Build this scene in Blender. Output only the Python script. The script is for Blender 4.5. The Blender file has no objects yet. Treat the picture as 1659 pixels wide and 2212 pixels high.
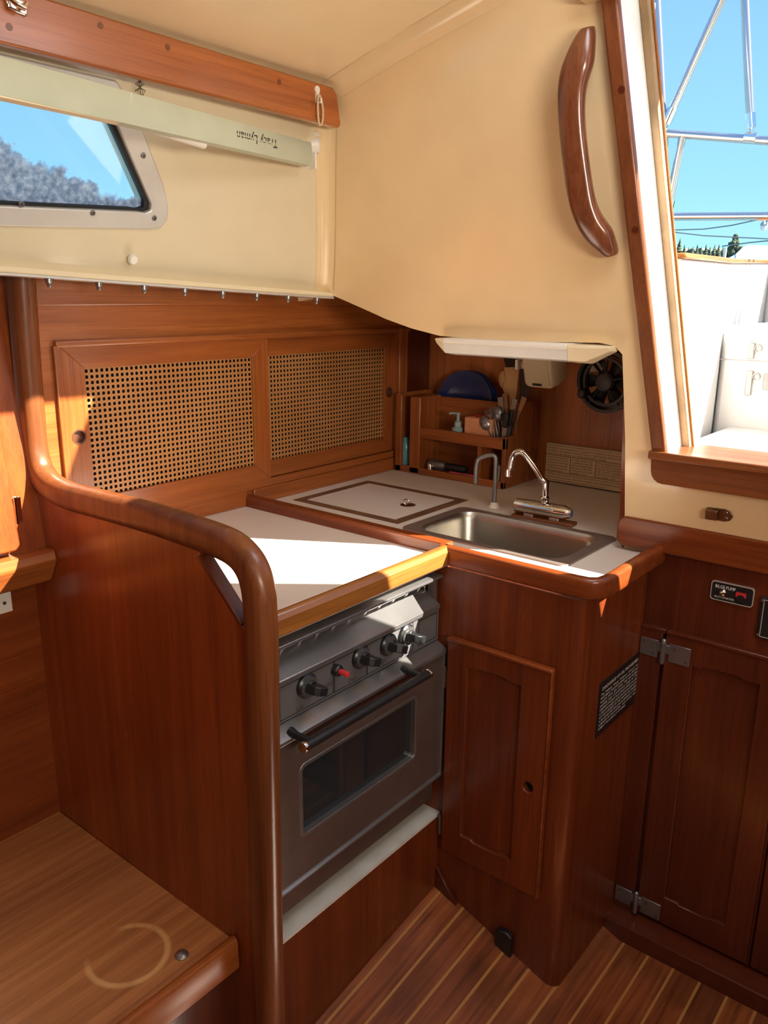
import bpy, bmesh, math, random
from mathutils import Vector, Matrix
random.seed(7)
PI = math.pi
# ------------------------------------------------------------------ camera
PITCH, YAW, ROLL = 0.26260882, 0.67798389, 0.01075227
FPX, EYE = 1739.077, 1.48
cp, sp = math.cos(PITCH), math.sin(PITCH)
F_ = Vector((math.cos(YAW)*cp, math.sin(YAW)*cp, -sp))
R0 = F_.cross(Vector((0, 0, 1))).normalized(); U0 = R0.cross(F_)
R_ = math.cos(ROLL)*R0 + math.sin(ROLL)*U0
U_ = -math.sin(ROLL)*R0 + math.cos(ROLL)*U0
CAM = Vector((0, 0, EYE))
cam = bpy.data.cameras.new('camera'); cam.sensor_fit = 'HORIZONTAL'; cam.sensor_width = 36
cam.lens = FPX/1659*36; cam.clip_start = .02; cam.clip_end = 2000
camo = bpy.data.objects.new('camera', cam); bpy.context.scene.collection.objects.link(camo)
m = Matrix((R_, U_, -F_)).transposed().to_4x4(); m.translation = CAM; camo.matrix_world = m
bpy.context.scene.camera = camo
# ------------------------------------------------------------------ light
scn = bpy.context.scene
scn.view_settings.view_transform = 'Standard'; scn.view_settings.look = 'None'
scn.view_settings.gamma = 1; scn.view_settings.use_curve_mapping = False
scn.view_settings.exposure = 0.4
w = bpy.data.worlds.new('sky'); scn.world = w; w.use_nodes = True
nt = w.node_tree; bg = nt.nodes['Background']
tc = nt.nodes.new('ShaderNodeTexCoord'); sx = nt.nodes.new('ShaderNodeSeparateXYZ')
nt.links.new(tc.outputs['Generated'], sx.inputs[0])
rp = nt.nodes.new('ShaderNodeValToRGB'); nt.links.new(sx.outputs['Z'], rp.inputs[0])
e = rp.color_ramp.elements
e[0].position = 0; e[0].color = (.42, .82, .95, 1); e[1].position = .45; e[1].color = (.21, .42, .82, 1)
x = rp.color_ramp.elements.new(.13); x.color = (.30, .64, .92, 1)
x = rp.color_ramp.elements.new(.28); x.color = (.25, .52, .88, 1)
nt.links.new(rp.outputs[0], bg.inputs[0]); bg.inputs[1].default_value = 1.0
SUN = Vector((.5, -1.158, 1.0)).normalized()
sl = bpy.data.lights.new('sun', 'SUN'); sl.energy = 22; sl.angle = .0093; sl.color = (1, .93, .80)
so = bpy.data.objects.new('sun', sl); scn.collection.objects.link(so)
so.rotation_euler = SUN.to_track_quat('Z', 'Y').to_euler(); so.location = (6, -12, 11)
def area(name, loc, aim, sx_, sy_, power, col, spread=180):
    l = bpy.data.lights.new(name, 'AREA'); l.shape = 'RECTANGLE'; l.size = sx_; l.size_y = sy_; l.energy = power; l.color = col
    l.spread = math.radians(spread)
    o = bpy.data.objects.new(name, l); scn.collection.objects.link(o); o.location = loc
    o.rotation_euler = (Vector(loc)-Vector(aim)).to_track_quat('Z', 'Y').to_euler(); return o
area('added_cabin_fill', (-.75, -.15, 2.12), (-.3, .2, 0), .6, .6, 2.2, (1, .93, .84))  # added fill lamp to brighten the dim cabin, set in an assumed hatch
area('companionway_hatch_daylight', (1.12, .30, 2.10), (1.0, .5, 0), .42, .5, 4, (.92, .96, 1))
area('added_ceiling_fill', (.15, -1.30, 1.55), (1.0, .9, 2.05), 1.1, .28, 14, (1, .89, .74), 110)  # added fill lamp aimed up to brighten the ceiling; port wall has no window
# ------------------------------------------------------------------ helpers
def ray(x, y): return R_*((x-829.5)/FPX) - U_*((y-1106)/FPX) + F_
def on(x, y, n, d):
    n = Vector(n); r = ray(x, y); return CAM + r*((d-n.dot(CAM))/n.dot(r))
def px(x, y, ax, v): return on(x, y, [1 if a == ax else 0 for a in 'XYZ'], v)
def pB(x, y, v=0): return on(x, y, (1, 0, .27), 1.9265+v)
def pS(x, y, v=0): return on(x, y, (0, 1, .35), 1.975+v)
V = Vector
def lerp(a, b, t): return a+(b-a)*t
def smooth(t): t = max(0, min(1, t)); return t*t*(3-2*t)
def chaikin(pts, n=2, closed=False):
    pts = [V(p) for p in pts]
    for _ in range(n):
        out = [] if closed else [pts[0]]
        N = len(pts)
        for i in range(N if closed else N-1):
            a, b = pts[i], pts[(i+1) % N]; out += [a*.75+b*.25, a*.25+b*.75]
        if not closed: out.append(pts[-1])
        pts = out
    return pts
def rrect(w_, h_, r, n=5, cx=0, cy=0):
    out = []
    for k, (sx_, sy_) in enumerate(((1, 1), (-1, 1), (-1, -1), (1, -1))):
        for i in range(n+1):
            a = PI/2*(k+i/n); out.append((cx+sx_*(w_/2-r)+r*math.cos(a), cy+sy_*(h_/2-r)+r*math.sin(a)))
    return out
class MB:
    def __init__(s): s.v = []; s.f = []; s.m = []
    def add(s, vs, fs, mi=0):
        o = len(s.v); s.v += [V(p) for p in vs]; s.f += [tuple(i+o for i in f) for f in fs]; s.m += [mi]*len(fs); return s
    def box(s, x0, x1, y0, y1, z0, z1, mi=0):
        return s.hexa([(x0, y0), (x1, y0), (x1, y1), (x0, y1)], z0, z1, mi)
    def hexa(s, q, z0, z1, mi=0):
        n = len(q); vs = [(a, b, z0) for a, b in q]+[(a, b, z1) for a, b in q]
        return s.add(vs, [tuple(range(n-1, -1, -1)), tuple(range(n, 2*n))]+[(i, (i+1) % n, n+(i+1) % n, n+i) for i in range(n)], mi)
    def prism(s, pts, off, mi=0):
        pts = [V(p) for p in pts]; off = V(off); n = len(pts)
        return s.add(pts+[p+off for p in pts], [tuple(range(n-1, -1, -1)), tuple(range(n, 2*n))]+[(i, (i+1) % n, n+(i+1) % n, n+i) for i in range(n)], mi)
    def obox(s, c, ux, uy, uz, mi=0):
        c = V(c); ux, uy, uz = V(ux), V(uy), V(uz)
        vs = [c+ux*a+uy*b+uz*d for d in (-1, 1) for a, b in ((-1, -1), (1, -1), (1, 1), (-1, 1))]
        return s.add(vs, [(3, 2, 1, 0), (4, 5, 6, 7), (0, 1, 5, 4), (1, 2, 6, 5), (2, 3, 7, 6), (3, 0, 4, 7)], mi)
    def sweep(s, pts, sec, up=(0, 0, 1), closed=False, mi=0, scales=None, caps=True):
        pts = [V(p) for p in pts]; N = len(pts); rings = []; up = V(up)
        for i, p in enumerate(pts):
            a = pts[(i-1) % N] if (closed or i) else p; b = pts[(i+1) % N] if (closed or i < N-1) else p
            t = (b-a).normalized(); x_ = t.cross(up)
            if x_.length < 1e-4: x_ = t.cross(V((1, 0, 0)) if abs(t.x) < .9 else V((0, 1, 0)))
            x_.normalize(); y_ = x_.cross(t); k = scales[i] if scales else 1
            rings.append([p+x_*(a_*k)+y_*(b_*k) for a_, b_ in sec])
        M = len(sec); vs = [q for r in rings for q in r]; fs = []
        for i in range(N if closed else N-1):
            for j in range(M):
                a, b = i*M+j, i*M+(j+1) % M; c, d = ((i+1) % N)*M+(j+1) % M, ((i+1) % N)*M+j
                fs.append((a, b, c, d))
        if not closed and caps: fs += [tuple(range(M-1, -1, -1)), tuple(range((N-1)*M, N*M))]
        return s.add(vs, fs, mi)
    def tube(s, pts, r, n=12, closed=False, mi=0, scales=None):
        return s.sweep(pts, [(r*math.cos(2*PI*i/n), r*math.sin(2*PI*i/n)) for i in range(n)], closed=closed, mi=mi, scales=scales,
                       up=(0, 0, 1) if abs((V(pts[1])-V(pts[0])).normalized().z) < .9 else (1, 0, 0))
    def lathe(s, prof, o, ax, n=24, mi=0):
        o = V(o); ax = V(ax).normalized(); x_ = ax.orthogonal().normalized(); y_ = ax.cross(x_)
        vs = []; fs = []
        for r, h in prof:
            r = max(r, 1e-5); vs += [o+ax*h+(x_*math.cos(2*PI*i/n)+y_*math.sin(2*PI*i/n))*r for i in range(n)]
        for k in range(len(prof)-1):
            for i in range(n): fs.append((k*n+i, k*n+(i+1) % n, (k+1)*n+(i+1) % n, (k+1)*n+i))
        fs += [tuple(range(n-1, -1, -1)), tuple(range((len(prof)-1)*n, len(prof)*n))]
        return s.add(vs, fs, mi)
    def sphere(s, c, rx, ry=None, rz=None, n=14, mi=0):
        ry = ry or rx; rz = rz or rx; c = V(c); vs = []; fs = []; m_ = n//2
        for k in range(m_+1):
            th = PI*k/m_
            for i in range(n): vs.append(c+V((rx*math.sin(th)*math.cos(2*PI*i/n), ry*math.sin(th)*math.sin(2*PI*i/n), rz*math.cos(th))))
        for k in range(m_):
            for i in range(n): fs.append((k*n+i, (k+1)*n+i, (k+1)*n+(i+1) % n, k*n+(i+1) % n))
        return s.add(vs, fs, mi)
    def plate(s, outer, holes, fn, th, mi=0, grid=None):
        """flat outline with holes in (a,b), mapped through fn(a,b,depth) and given a thickness"""
        bm = bmesh.new(); es = []
        for loop in [outer]+list(holes):
            vs = [bm.verts.new((p[0], p[1], 0)) for p in loop]
            for i in range(len(vs)): es.append(bm.edges.new((vs[i], vs[(i+1) % len(vs)])))
        bmesh.ops.triangle_fill(bm, edges=es, use_beauty=True, use_dissolve=False)
        if grid:
            for ax in (0, 1):
                lo = min(v.co[ax] for v in bm.verts); hi = max(v.co[ax] for v in bm.verts); k = lo+grid
                while k < hi:
                    no = [0, 0, 0]; no[ax] = 1; co = [0, 0, 0]; co[ax] = k
                    bmesh.ops.bisect_plane(bm, geom=bm.verts[:]+bm.edges[:]+bm.faces[:], plane_co=co, plane_no=no, dist=1e-6); k += grid
        bmesh.ops.dissolve_degenerate(bm, dist=1e-6, edges=bm.edges[:])
        bm.verts.index_update(); n = len(bm.verts); co = [v.co.copy() for v in bm.verts]
        tri = [[v.index for v in f.verts] for f in bm.faces]
        bd = [(e_.verts[0].index, e_.verts[1].index) for e_ in bm.edges if len(e_.link_faces) == 1]
        bm.free()
        fs = [tuple(t) for t in tri]+[tuple(i+n for i in reversed(t)) for t in tri]+[(a, b, b+n, a+n) for a, b in bd]
        return s.add([fn(c.x, c.y, 0) for c in co]+[fn(c.x, c.y, th) for c in co], fs, mi)
WL = {}
def obj(name, mb, mat, parent=None, bevel=0, seg=2, smooth_=True, ang=35):
    me = bpy.data.meshes.new(name)
    xs = [p.x for p in mb.v]; ys = [p.y for p in mb.v]; zs = [p.z for p in mb.v]
    o0 = V(((min(xs)+max(xs))/2, (min(ys)+max(ys))/2, min(zs)))
    me.from_pydata([p-o0 for p in mb.v], [], mb.f)
    mats = mat if isinstance(mat, (list, tuple)) else [mat]
    for q in mats: me.materials.append(q)
    me.polygons.foreach_set('material_index', mb.m)
    bm = bmesh.new(); bm.from_mesh(me); bmesh.ops.remove_doubles(bm, verts=bm.verts[:], dist=1e-6)
    bmesh.ops.recalc_face_normals(bm, faces=bm.faces[:]); bm.to_mesh(me); bm.free()
    if smooth_:
        me.polygons.foreach_set('use_smooth', [True]*len(me.polygons)); me.set_sharp_from_angle(angle=math.radians(ang))
    o = bpy.data.objects.new(name, me); scn.collection.objects.link(o)
    if bevel:
        b = o.modifiers.new('bevel', 'BEVEL'); b.width = bevel; b.segments = seg; b.limit_method = 'ANGLE'; b.angle_limit = math.radians(40)
        b.harden_normals = False; b.use_clamp_overlap = True
    WL[o.name] = o0
    if parent: o.parent = parent; o.location = o0-WL[parent.name]
    else: o.location = o0
    return o
def tag(o, label, cat, group=None, kind=None):
    o['label'] = label; o['category'] = cat
    if group: o['group'] = group
    if kind: o['kind'] = kind
    return o
def thing(name, loc, label, cat, group=None):
    o = bpy.data.objects.new(name, None); scn.collection.objects.link(o); o.location = loc; o.empty_display_size = .05
    WL[o.name] = V(loc); return tag(o, label, cat, group)
def struct(o): o['kind'] = 'structure'; return o
def dup(root, d, label=None, rotz=0):
    r = root.copy(); scn.collection.objects.link(r); r.location = root.location+V(d); r.rotation_euler.z += rotz
    if label: r['label'] = label
    WL[r.name] = WL[root.name]+V(d)
    for ch in list(root.children):
        c = ch.copy(); scn.collection.objects.link(c); c.parent = r
        for g in ch.children:
            k = g.copy(); scn.collection.objects.link(k); k.parent = c
    return r
def text(name, body, size, o, xd, ud, mat, parent=None, width=None, align='LEFT', shear=0, lift=.0004):
    cu = bpy.data.curves.new(name, 'FONT'); cu.body = body; cu.size = size; cu.align_x = align; cu.space_line = 1.0; cu.shear = shear; cu.resolution_u = 2
    t = bpy.data.objects.new(name, cu); scn.collection.objects.link(t); bpy.context.view_layer.update()
    me = bpy.data.meshes.new_from_object(t.evaluated_get(bpy.context.evaluated_depsgraph_get()))
    bpy.data.objects.remove(t)
    xd = V(xd).normalized(); ud = V(ud).normalized(); nd = xd.cross(ud)
    xs = [v.co.x for v in me.vertices]; k = 1
    if width and xs: k = width/(max(xs)-min(xs))
    mb = MB(); o = V(o)+nd*lift
    mb.add([o+xd*(v.co.x*k)+ud*v.co.y for v in me.vertices], [tuple(p.vertices) for p in me.polygons])
    ob = obj(name, mb, mat, parent, smooth_=False); bpy.data.meshes.remove(me); return ob
# ------------------------------------------------------------------ materials
def newmat(name):
    m_ = bpy.data.materials.new(name); m_.use_nodes = True; return m_, m_.node_tree, m_.node_tree.nodes['Principled BSDF']
def N(t, typ, **k):
    n_ = t.nodes.new(typ)
    for a, b in k.items():
        if a in n_.inputs: n_.inputs[a].default_value = b
        else: setattr(n_, a, b)
    return n_
def ramp(t, src, stops):
    r = t.nodes.new('ShaderNodeValToRGB'); t.links.new(src, r.inputs[0]); el = r.color_ramp.elements
    while len(el) > 1: el.remove(el[-1])
    el[0].position, el[0].color = stops[0][0], (*stops[0][1], 1)
    for p, c in stops[1:]: q = el.new(p); q.color = (*c, 1)
    return r
def mixc(t, a, b, f, mode='MIX'):
    n_ = t.nodes.new('ShaderNodeMix'); n_.data_type = 'RGBA'; n_.blend_type = mode
    for s_, val in ((6, a), (7, b), (0, f)):
        if hasattr(val, 'links'): t.links.new(val, n_.inputs[s_])
        elif isinstance(val, tuple): n_.inputs[s_].default_value = (*val, 1)
        else: n_.inputs[s_].default_value = val
    return n_.outputs[2]
def plain(name, col, rough=.5, metal=0, coat=0, bump=0, bscale=200, var=.06, spec=.5):
    m_, t, b = newmat(name)
    tx = N(t, 'ShaderNodeTexCoord'); no = N(t, 'ShaderNodeTexNoise', Scale=14.0, Detail=5.0); t.links.new(tx.outputs['Object'], no.inputs['Vector'])
    c1 = tuple(max(0, c*(1-var)) for c in col); c2 = tuple(min(1, c*(1+var)) for c in col)
    r = ramp(t, no.outputs[0], [(.3, c1), (.7, c2)]); t.links.new(r.outputs[0], b.inputs['Base Color'])
    b.inputs['Roughness'].default_value = rough; b.inputs['Metallic'].default_value = metal; b.inputs['Coat Weight'].default_value = coat
    b.inputs['Coat Roughness'].default_value = .08; b.inputs['Specular IOR Level'].default_value = spec
    if bump:
        n2 = N(t, 'ShaderNodeTexNoise', Scale=float(bscale), Detail=3.0); t.links.new(tx.outputs['Object'], n2.inputs['Vector'])
        bp = N(t, 'ShaderNodeBump', Strength=bump, Distance=.002); t.links.new(n2.outputs[0], bp.inputs['Height']); t.links.new(bp.outputs[0], b.inputs['Normal'])
    return m_
def wood(name, axis, mid, dark, light, rough=.3, coat=.35, fine=1.0, extra=None):
    m_, t, b = newmat(name); tx = N(t, 'ShaderNodeTexCoord')
    def mapped(al, ac):
        mp = N(t, 'ShaderNodeMapping'); s_ = [ac]*3; s_['XYZ'.index(axis)] = al; mp.inputs['Scale'].default_value = s_
        t.links.new(tx.outputs['Object'], mp.inputs['Vector']); return mp.outputs[0]
    n1 = N(t, 'ShaderNodeTexNoise', Scale=1.0, Detail=6.0, Roughness=.6, Distortion=.6); t.links.new(mapped(1.2, 34), n1.inputs['Vector'])
    n2 = N(t, 'ShaderNodeTexNoise', Scale=1.0, Detail=4.0, Roughness=.65); t.links.new(mapped(7, 330*fine), n2.inputs['Vector'])
    n3 = N(t, 'ShaderNodeTexNoise', Scale=1.0, Detail=2.0); t.links.new(mapped(1.1, 4.5), n3.inputs['Vector'])
    wv = N(t, 'ShaderNodeTexWave', Scale=1.0, Distortion=9.0, Detail=3.0, **{'Detail Scale': 1.2}); wv.bands_direction = {'X': 'Y', 'Y': 'Z', 'Z': 'X'}[axis]
    t.links.new(mapped(.9, 11), wv.inputs['Vector'])
    c = ramp(t, n1.outputs[0], [(.28, dark), (.5, mid), (.75, light)]).outputs[0]
    c = mixc(t, c, ramp(t, wv.outputs[0], [(.0, tuple(q*.72 for q in mid)), (.55, mid), (1, light)]).outputs[0], .12 if axis == 'Z' else .25)
    c = mixc(t, c, ramp(t, n3.outputs[0], [(.35, (.82, .78, .75)), (.65, (1.12, 1.12, 1.12))]).outputs[0], 1.0, 'MULTIPLY')
    c = mixc(t, c, ramp(t, n2.outputs[0], [(.36, (.62, .56, .52)), (.5, (1, 1, 1))]).outputs[0], .6, 'MULTIPLY')
    if extra: c = extra(t, tx, c)
    t.links.new(c, b.inputs['Base Color'])
    rr = ramp(t, n1.outputs[0], [(.3, (rough*1.25,)*3), (.7, (rough*.85,)*3)]); t.links.new(rr.outputs[0], b.inputs['Roughness'])
    b.inputs['Coat Weight'].default_value = coat; b.inputs['Coat Roughness'].default_value = .18; b.inputs['Specular IOR Level'].default_value = .4
    bp = N(t, 'ShaderNodeBump', Strength=.12, Distance=.001); t.links.new(n2.outputs[0], bp.inputs['Height']); t.links.new(bp.outputs[0], b.inputs['Normal'])
    return m_
MID, DRK, LGT = (.235, .047, .0095), (.165, .029, .006), (.31, .072, .015)
W = {a: wood('varnished_mahogany_'+a, a, *((MID, DRK, LGT) if a == 'Z' else ((.33, .092, .020), (.23, .058, .012), (.43, .135, .033)))) for a in 'XYZ'}
LZ = wood('light_mahogany_Z', 'Z', (.33, .092, .020), (.23, .058, .012), (.43, .135, .033))
WM = {a: wood('red_mahogany_'+a, a, (.20, .042, .009), (.14, .026, .006), (.27, .066, .014)) for a in 'XYZ'}
RBK = wood('recess_mahogany_lit', 'Z', (.46, .15, .045), (.34, .10, .028), (.56, .20, .065))  # recess wood made lighter in colour to replace missing light there
WC = wood('shaded_mahogany_Z', 'Z', (.155, .031, .008), (.105, .019, .005), (.21, .048, .012))  # darker copy of the mahogany, low light near the floor put into colour
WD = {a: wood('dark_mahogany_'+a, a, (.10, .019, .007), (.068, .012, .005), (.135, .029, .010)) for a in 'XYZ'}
WR = {a: wood('rail_teak_'+a, a, (.185, .055, .016), (.115, .030, .009), (.25, .082, .026), rough=.36, coat=.18) for a in 'XYZ'}
WF = {a: wood('fiddle_teak_'+a, a, (.34, .125, .026), (.24, .080, .017), (.43, .175, .042), rough=.3, coat=.45) for a in 'XYZ'}
def stain(t, tx, c):   # pale ring left on the seat varnish
    mp = N(t, 'ShaderNodeMapping'); p = V((STX, STY, 0)); mp.inputs['Location'].default_value = (-p.x, -p.y, 0)
    t.links.new(tx.outputs['Object'], mp.inputs['Vector'])
    sp_ = N(t, 'ShaderNodeSeparateXYZ'); t.links.new(mp.outputs[0], sp_.inputs[0])
    l = N(t, 'ShaderNodeCombineXYZ'); t.links.new(sp_.outputs[0], l.inputs[0]); t.links.new(sp_.outputs[1], l.inputs[1])
    ln = N(t, 'ShaderNodeVectorMath', operation='LENGTH'); t.links.new(l.outputs[0], ln.inputs[0])
    r = ramp(t, ln.outputs['Value'], [(.063, (0, 0, 0)), (.067, (1, 1, 1)), (.073, (1, 1, 1)), (.077, (0, 0, 0))])
    no = N(t, 'ShaderNodeTexNoise', Scale=9.0, Detail=3.0); t.links.new(tx.outputs['Object'], no.inputs['Vector'])
    r2 = ramp(t, no.outputs[0], [(.38, (0, 0, 0)), (.52, (.75, .75, .75))])
    f = mixc(t, r.outputs[0], r2.outputs[0], 1.0, 'MULTIPLY')
    return mixc(t, c, (.75, .46, .19), f)
STX, STY = 0, 0
cream = plain('cream_gelcoat', (.80, .60, .345), rough=.22, coat=.4, var=.025)
cream2 = plain('cream_plastic', (.78, .66, .44), rough=.4, var=.03)
creamS = plain('side_gelcoat', (.70, .605, .42), rough=.25, coat=.4, var=.02)
laminate = plain('white_laminate', (.78, .70, .62), rough=.42, var=.015)
white = plain('white_gelcoat', (.84, .84, .82), rough=.35, var=.02)
ckwhite = plain('cockpit_gelcoat_shaded', (.60, .585, .57), rough=.45, var=.03)  # white gelcoat darkened, shade of the aft seat face put into colour
headl = plain('cream_gelcoat_lit', (.86, .69, .43), rough=.28, coat=.3, var=.02)  # cream gelcoat made paler to stand in for light on the ceiling
whitepl = plain('white_plastic', (.80, .76, .68), rough=.4, var=.03)
palegreen = plain('pale_green_slat', (.50, .53, .40), rough=.5, var=.05)
steel = plain('brushed_steel', (.30, .29, .29), rough=.30, metal=.8, bump=.05, bscale=500, var=.1)
steelD = plain('smoked_steel', (.16, .115, .10), rough=.33, metal=.55, var=.12)
sinkm = plain('sink_steel', (.52, .49, .43), rough=.33, metal=1, var=.1)
sinkrim = plain('sink_rim_steel', (.36, .29, .25), rough=.4, metal=.7, var=.08)
chrome = plain('chrome', (.85, .84, .82), rough=.07, metal=1, var=.02)
tubest = plain('polished_tube', (.50, .50, .52), rough=.16, metal=.9, var=.03)
alu = plain('window_aluminium', (.66, .64, .60), rough=.42, metal=.5, var=.06)
blackpl = plain('black_plastic', (.014, .014, .015), rough=.32, var=.2)
blackmt = plain('black_matt', (.010, .010, .011), rough=.6, var=.2)
redpl = plain('red_plastic', (.55, .03, .03), rough=.4)
pinkpl = plain('pink_plastic', (.60, .07, .12), rough=.4)
bronze = plain('tarnished_bronze', (.30, .20, .12), rough=.35, metal=1, var=.15)
brass = plain('gold_placard', (.86, .66, .40), rough=.45, metal=.0, var=.04)
txtw = plain('white_lettering', (.78, .76, .72), rough=.6)
txtd = plain('dark_lettering', (.05, .035, .02), rough=.6)
txtg = plain('engraved_lettering', (.06, .055, .05), rough=.5)
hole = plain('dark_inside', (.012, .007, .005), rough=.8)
blueplate = plain('blue_stoneware', (.018, .035, .13), rough=.18, coat=.5, var=.25)
spoonwood = plain('pale_spoon_wood', (.55, .32, .14), rough=.55, var=.1)
sponge = plain('orange_sponge', (.72, .30, .14), rough=.9, bump=.8, bscale=260, var=.1)
card = plain('paper_card', (.72, .68, .60), rough=.7)
lampdiff = plain('lamp_diffuser', (.66, .64, .60), rough=.35)
borderm = plain('worn_brown_border', (.17, .085, .040), rough=.5, bump=.3, bscale=120, var=.25)
corkm = plain('weathered_wood', (.33, .21, .11), rough=.75, bump=.5, bscale=120, var=.25)
rope = plain('pale_cord', (.62, .46, .28), rough=.7)
soapm = plain('soap_bottle', (.30, .42, .40), rough=.25)
# ------------------------------------------------------------------ the setting
def planks():
    m_, t, b = newmat('teak_and_holly_sole'); g = N(t, 'ShaderNodeTexCoord')
    mp0 = N(t, 'ShaderNodeMapping'); mp0.inputs['Location'].default_value = (0, FLY, 0); t.links.new(g.outputs['Object'], mp0.inputs['Vector'])
    s_ = N(t, 'ShaderNodeSeparateXYZ'); t.links.new(mp0.outputs[0], s_.inputs[0])
    a = N(t, 'ShaderNodeMath', operation='MULTIPLY_ADD'); t.links.new(s_.outputs[1], a.inputs[0]); a.inputs[1].default_value = 1/.0592; a.inputs[2].default_value = 20-.301/.0592
    fr = N(t, 'ShaderNodeMath', operation='FRACT'); t.links.new(a.outputs[0], fr.inputs[0])
    fl = N(t, 'ShaderNodeMath', operation='FLOOR'); t.links.new(a.outputs[0], fl.inputs[0])
    wn = N(t, 'ShaderNodeTexWhiteNoise'); wn.noise_dimensions = '1D'; t.links.new(fl.outputs[0], wn.inputs['W'])
    mp = N(t, 'ShaderNodeMapping'); mp.inputs['Scale'].default_value = (4, 90, 1); t.links.new(g.outputs['Object'], mp.inputs['Vector'])
    n1 = N(t, 'ShaderNodeTexNoise', Scale=1.0, Detail=6.0, Distortion=.5); t.links.new(mp.outputs[0], n1.inputs['Vector'])
    n2 = N(t, 'ShaderNodeTexNoise', Scale=7.0, Detail=4.0); t.links.new(g.outputs['Object'], n2.inputs['Vector'])
    c = ramp(t, n1.outputs[0], [(.25, (.12, .030, .010)), (.5, (.27, .075, .022)), (.78, (.38, .125, .038))]).outputs[0]
    c = mixc(t, c, ramp(t, wn.outputs[0], [(0, (.75, .70, .75)), (1, (1.25, 1.2, 1.1))]).outputs[0], 1.0, 'MULTIPLY')
    c = mixc(t, c, ramp(t, n2.outputs[0], [(.35, (.6, .58, .55)), (.6, (1.1, 1.1, 1.1))]).outputs[0], .8, 'MULTIPLY')
    sm = ramp(t, fr.outputs[0], [(0, (1, 1, 1)), (.085, (1, 1, 1)), (.10, (0, 0, 0)), (.99, (0, 0, 0)), (1, (1, 1, 1))])
    c = mixc(t, c, (.44, .20, .055), sm.outputs[0])
    t.links.new(c, b.inputs['Base Color']); b.inputs['Roughness'].default_value = .32; b.inputs['Coat Weight'].default_value = .25
    return m_
mb = MB(); NX, NY = 20, 24; X0, X1, Y0, Y1 = -1.5, 1.72, -1.5, 1.0; vs = []; fs = []
def fz(x_, y_):
    k = max(0, (y_-.55)/.363); return .13*k*lerp(.49, 1, max(0, min(1.1, (x_-.93)/.42)))
ysx = [Y0+(.5-Y0)*i/6 for i in range(7)]+[.55+(Y1-.55)*i/14 for i in range(15)]
for y_ in ysx:
    for i in range(NX+1): x_ = lerp(X0, X1, i/NX); vs.append((x_, y_, fz(x_, y_)))
n = NX+1
for j in range(len(ysx)-1):
    for i in range(NX): fs.append((j*n+i, j*n+i+1, (j+1)*n+i+1, (j+1)*n+i))
mb.add(vs, fs); o2 = len(mb.v); mb.add([(a, b, -.06) for a, b in ((X0, Y0), (X1, Y0), (X1, Y1), (X0, Y1))], [(0, 1, 2, 3)])
FLY = (Y0+Y1)/2; FLOORM = planks(); struct(obj('floor', mb, FLOORM))

# cabin side with the window cut out (plane leaning inboard)
def fS(a, b, d): return V((a, 1.975-.35*b+d, b+d*.35))
gl = [(.30, 1.800), (.905, 1.800), (.955, 1.730), (1.000, 1.655)]
P = pS(250, 262); 
winL = -.9
glass = chaikin([(winL, 1.615, 0), (winL, 1.81, 0), (.890, 1.81, 0), (1.012, 1.632, 0), (.975, 1.632, 0), (.7, 1.622, 0)], 2, True)
glass = [(winL, 1.60), (winL, 1.80), (.880, 1.80), (.905, 1.777), (.985, 1.672), (1.003, 1.648), (1.004, 1.636), (.992, 1.631), (.975, 1.632), (.71, 1.620)]
frame_o = [(winL-.02, 1.574), (winL-.02, 1.835), (.900, 1.835), (.945, 1.795), (1.026, 1.682), (1.044, 1.645), (1.045, 1.622), (1.032, 1.606), (1.008, 1.602), (.71, 1.588)]
side = [(-1.5, 1.536), (.72, 1.518), (1.555, 1.484), (1.405, 1.935), (-1.5, 1.935)]
mb = MB(); mb.plate(side, [glass], fS, .05)
struct(obj('wall_left', mb, creamS, bevel=.002))
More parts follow.
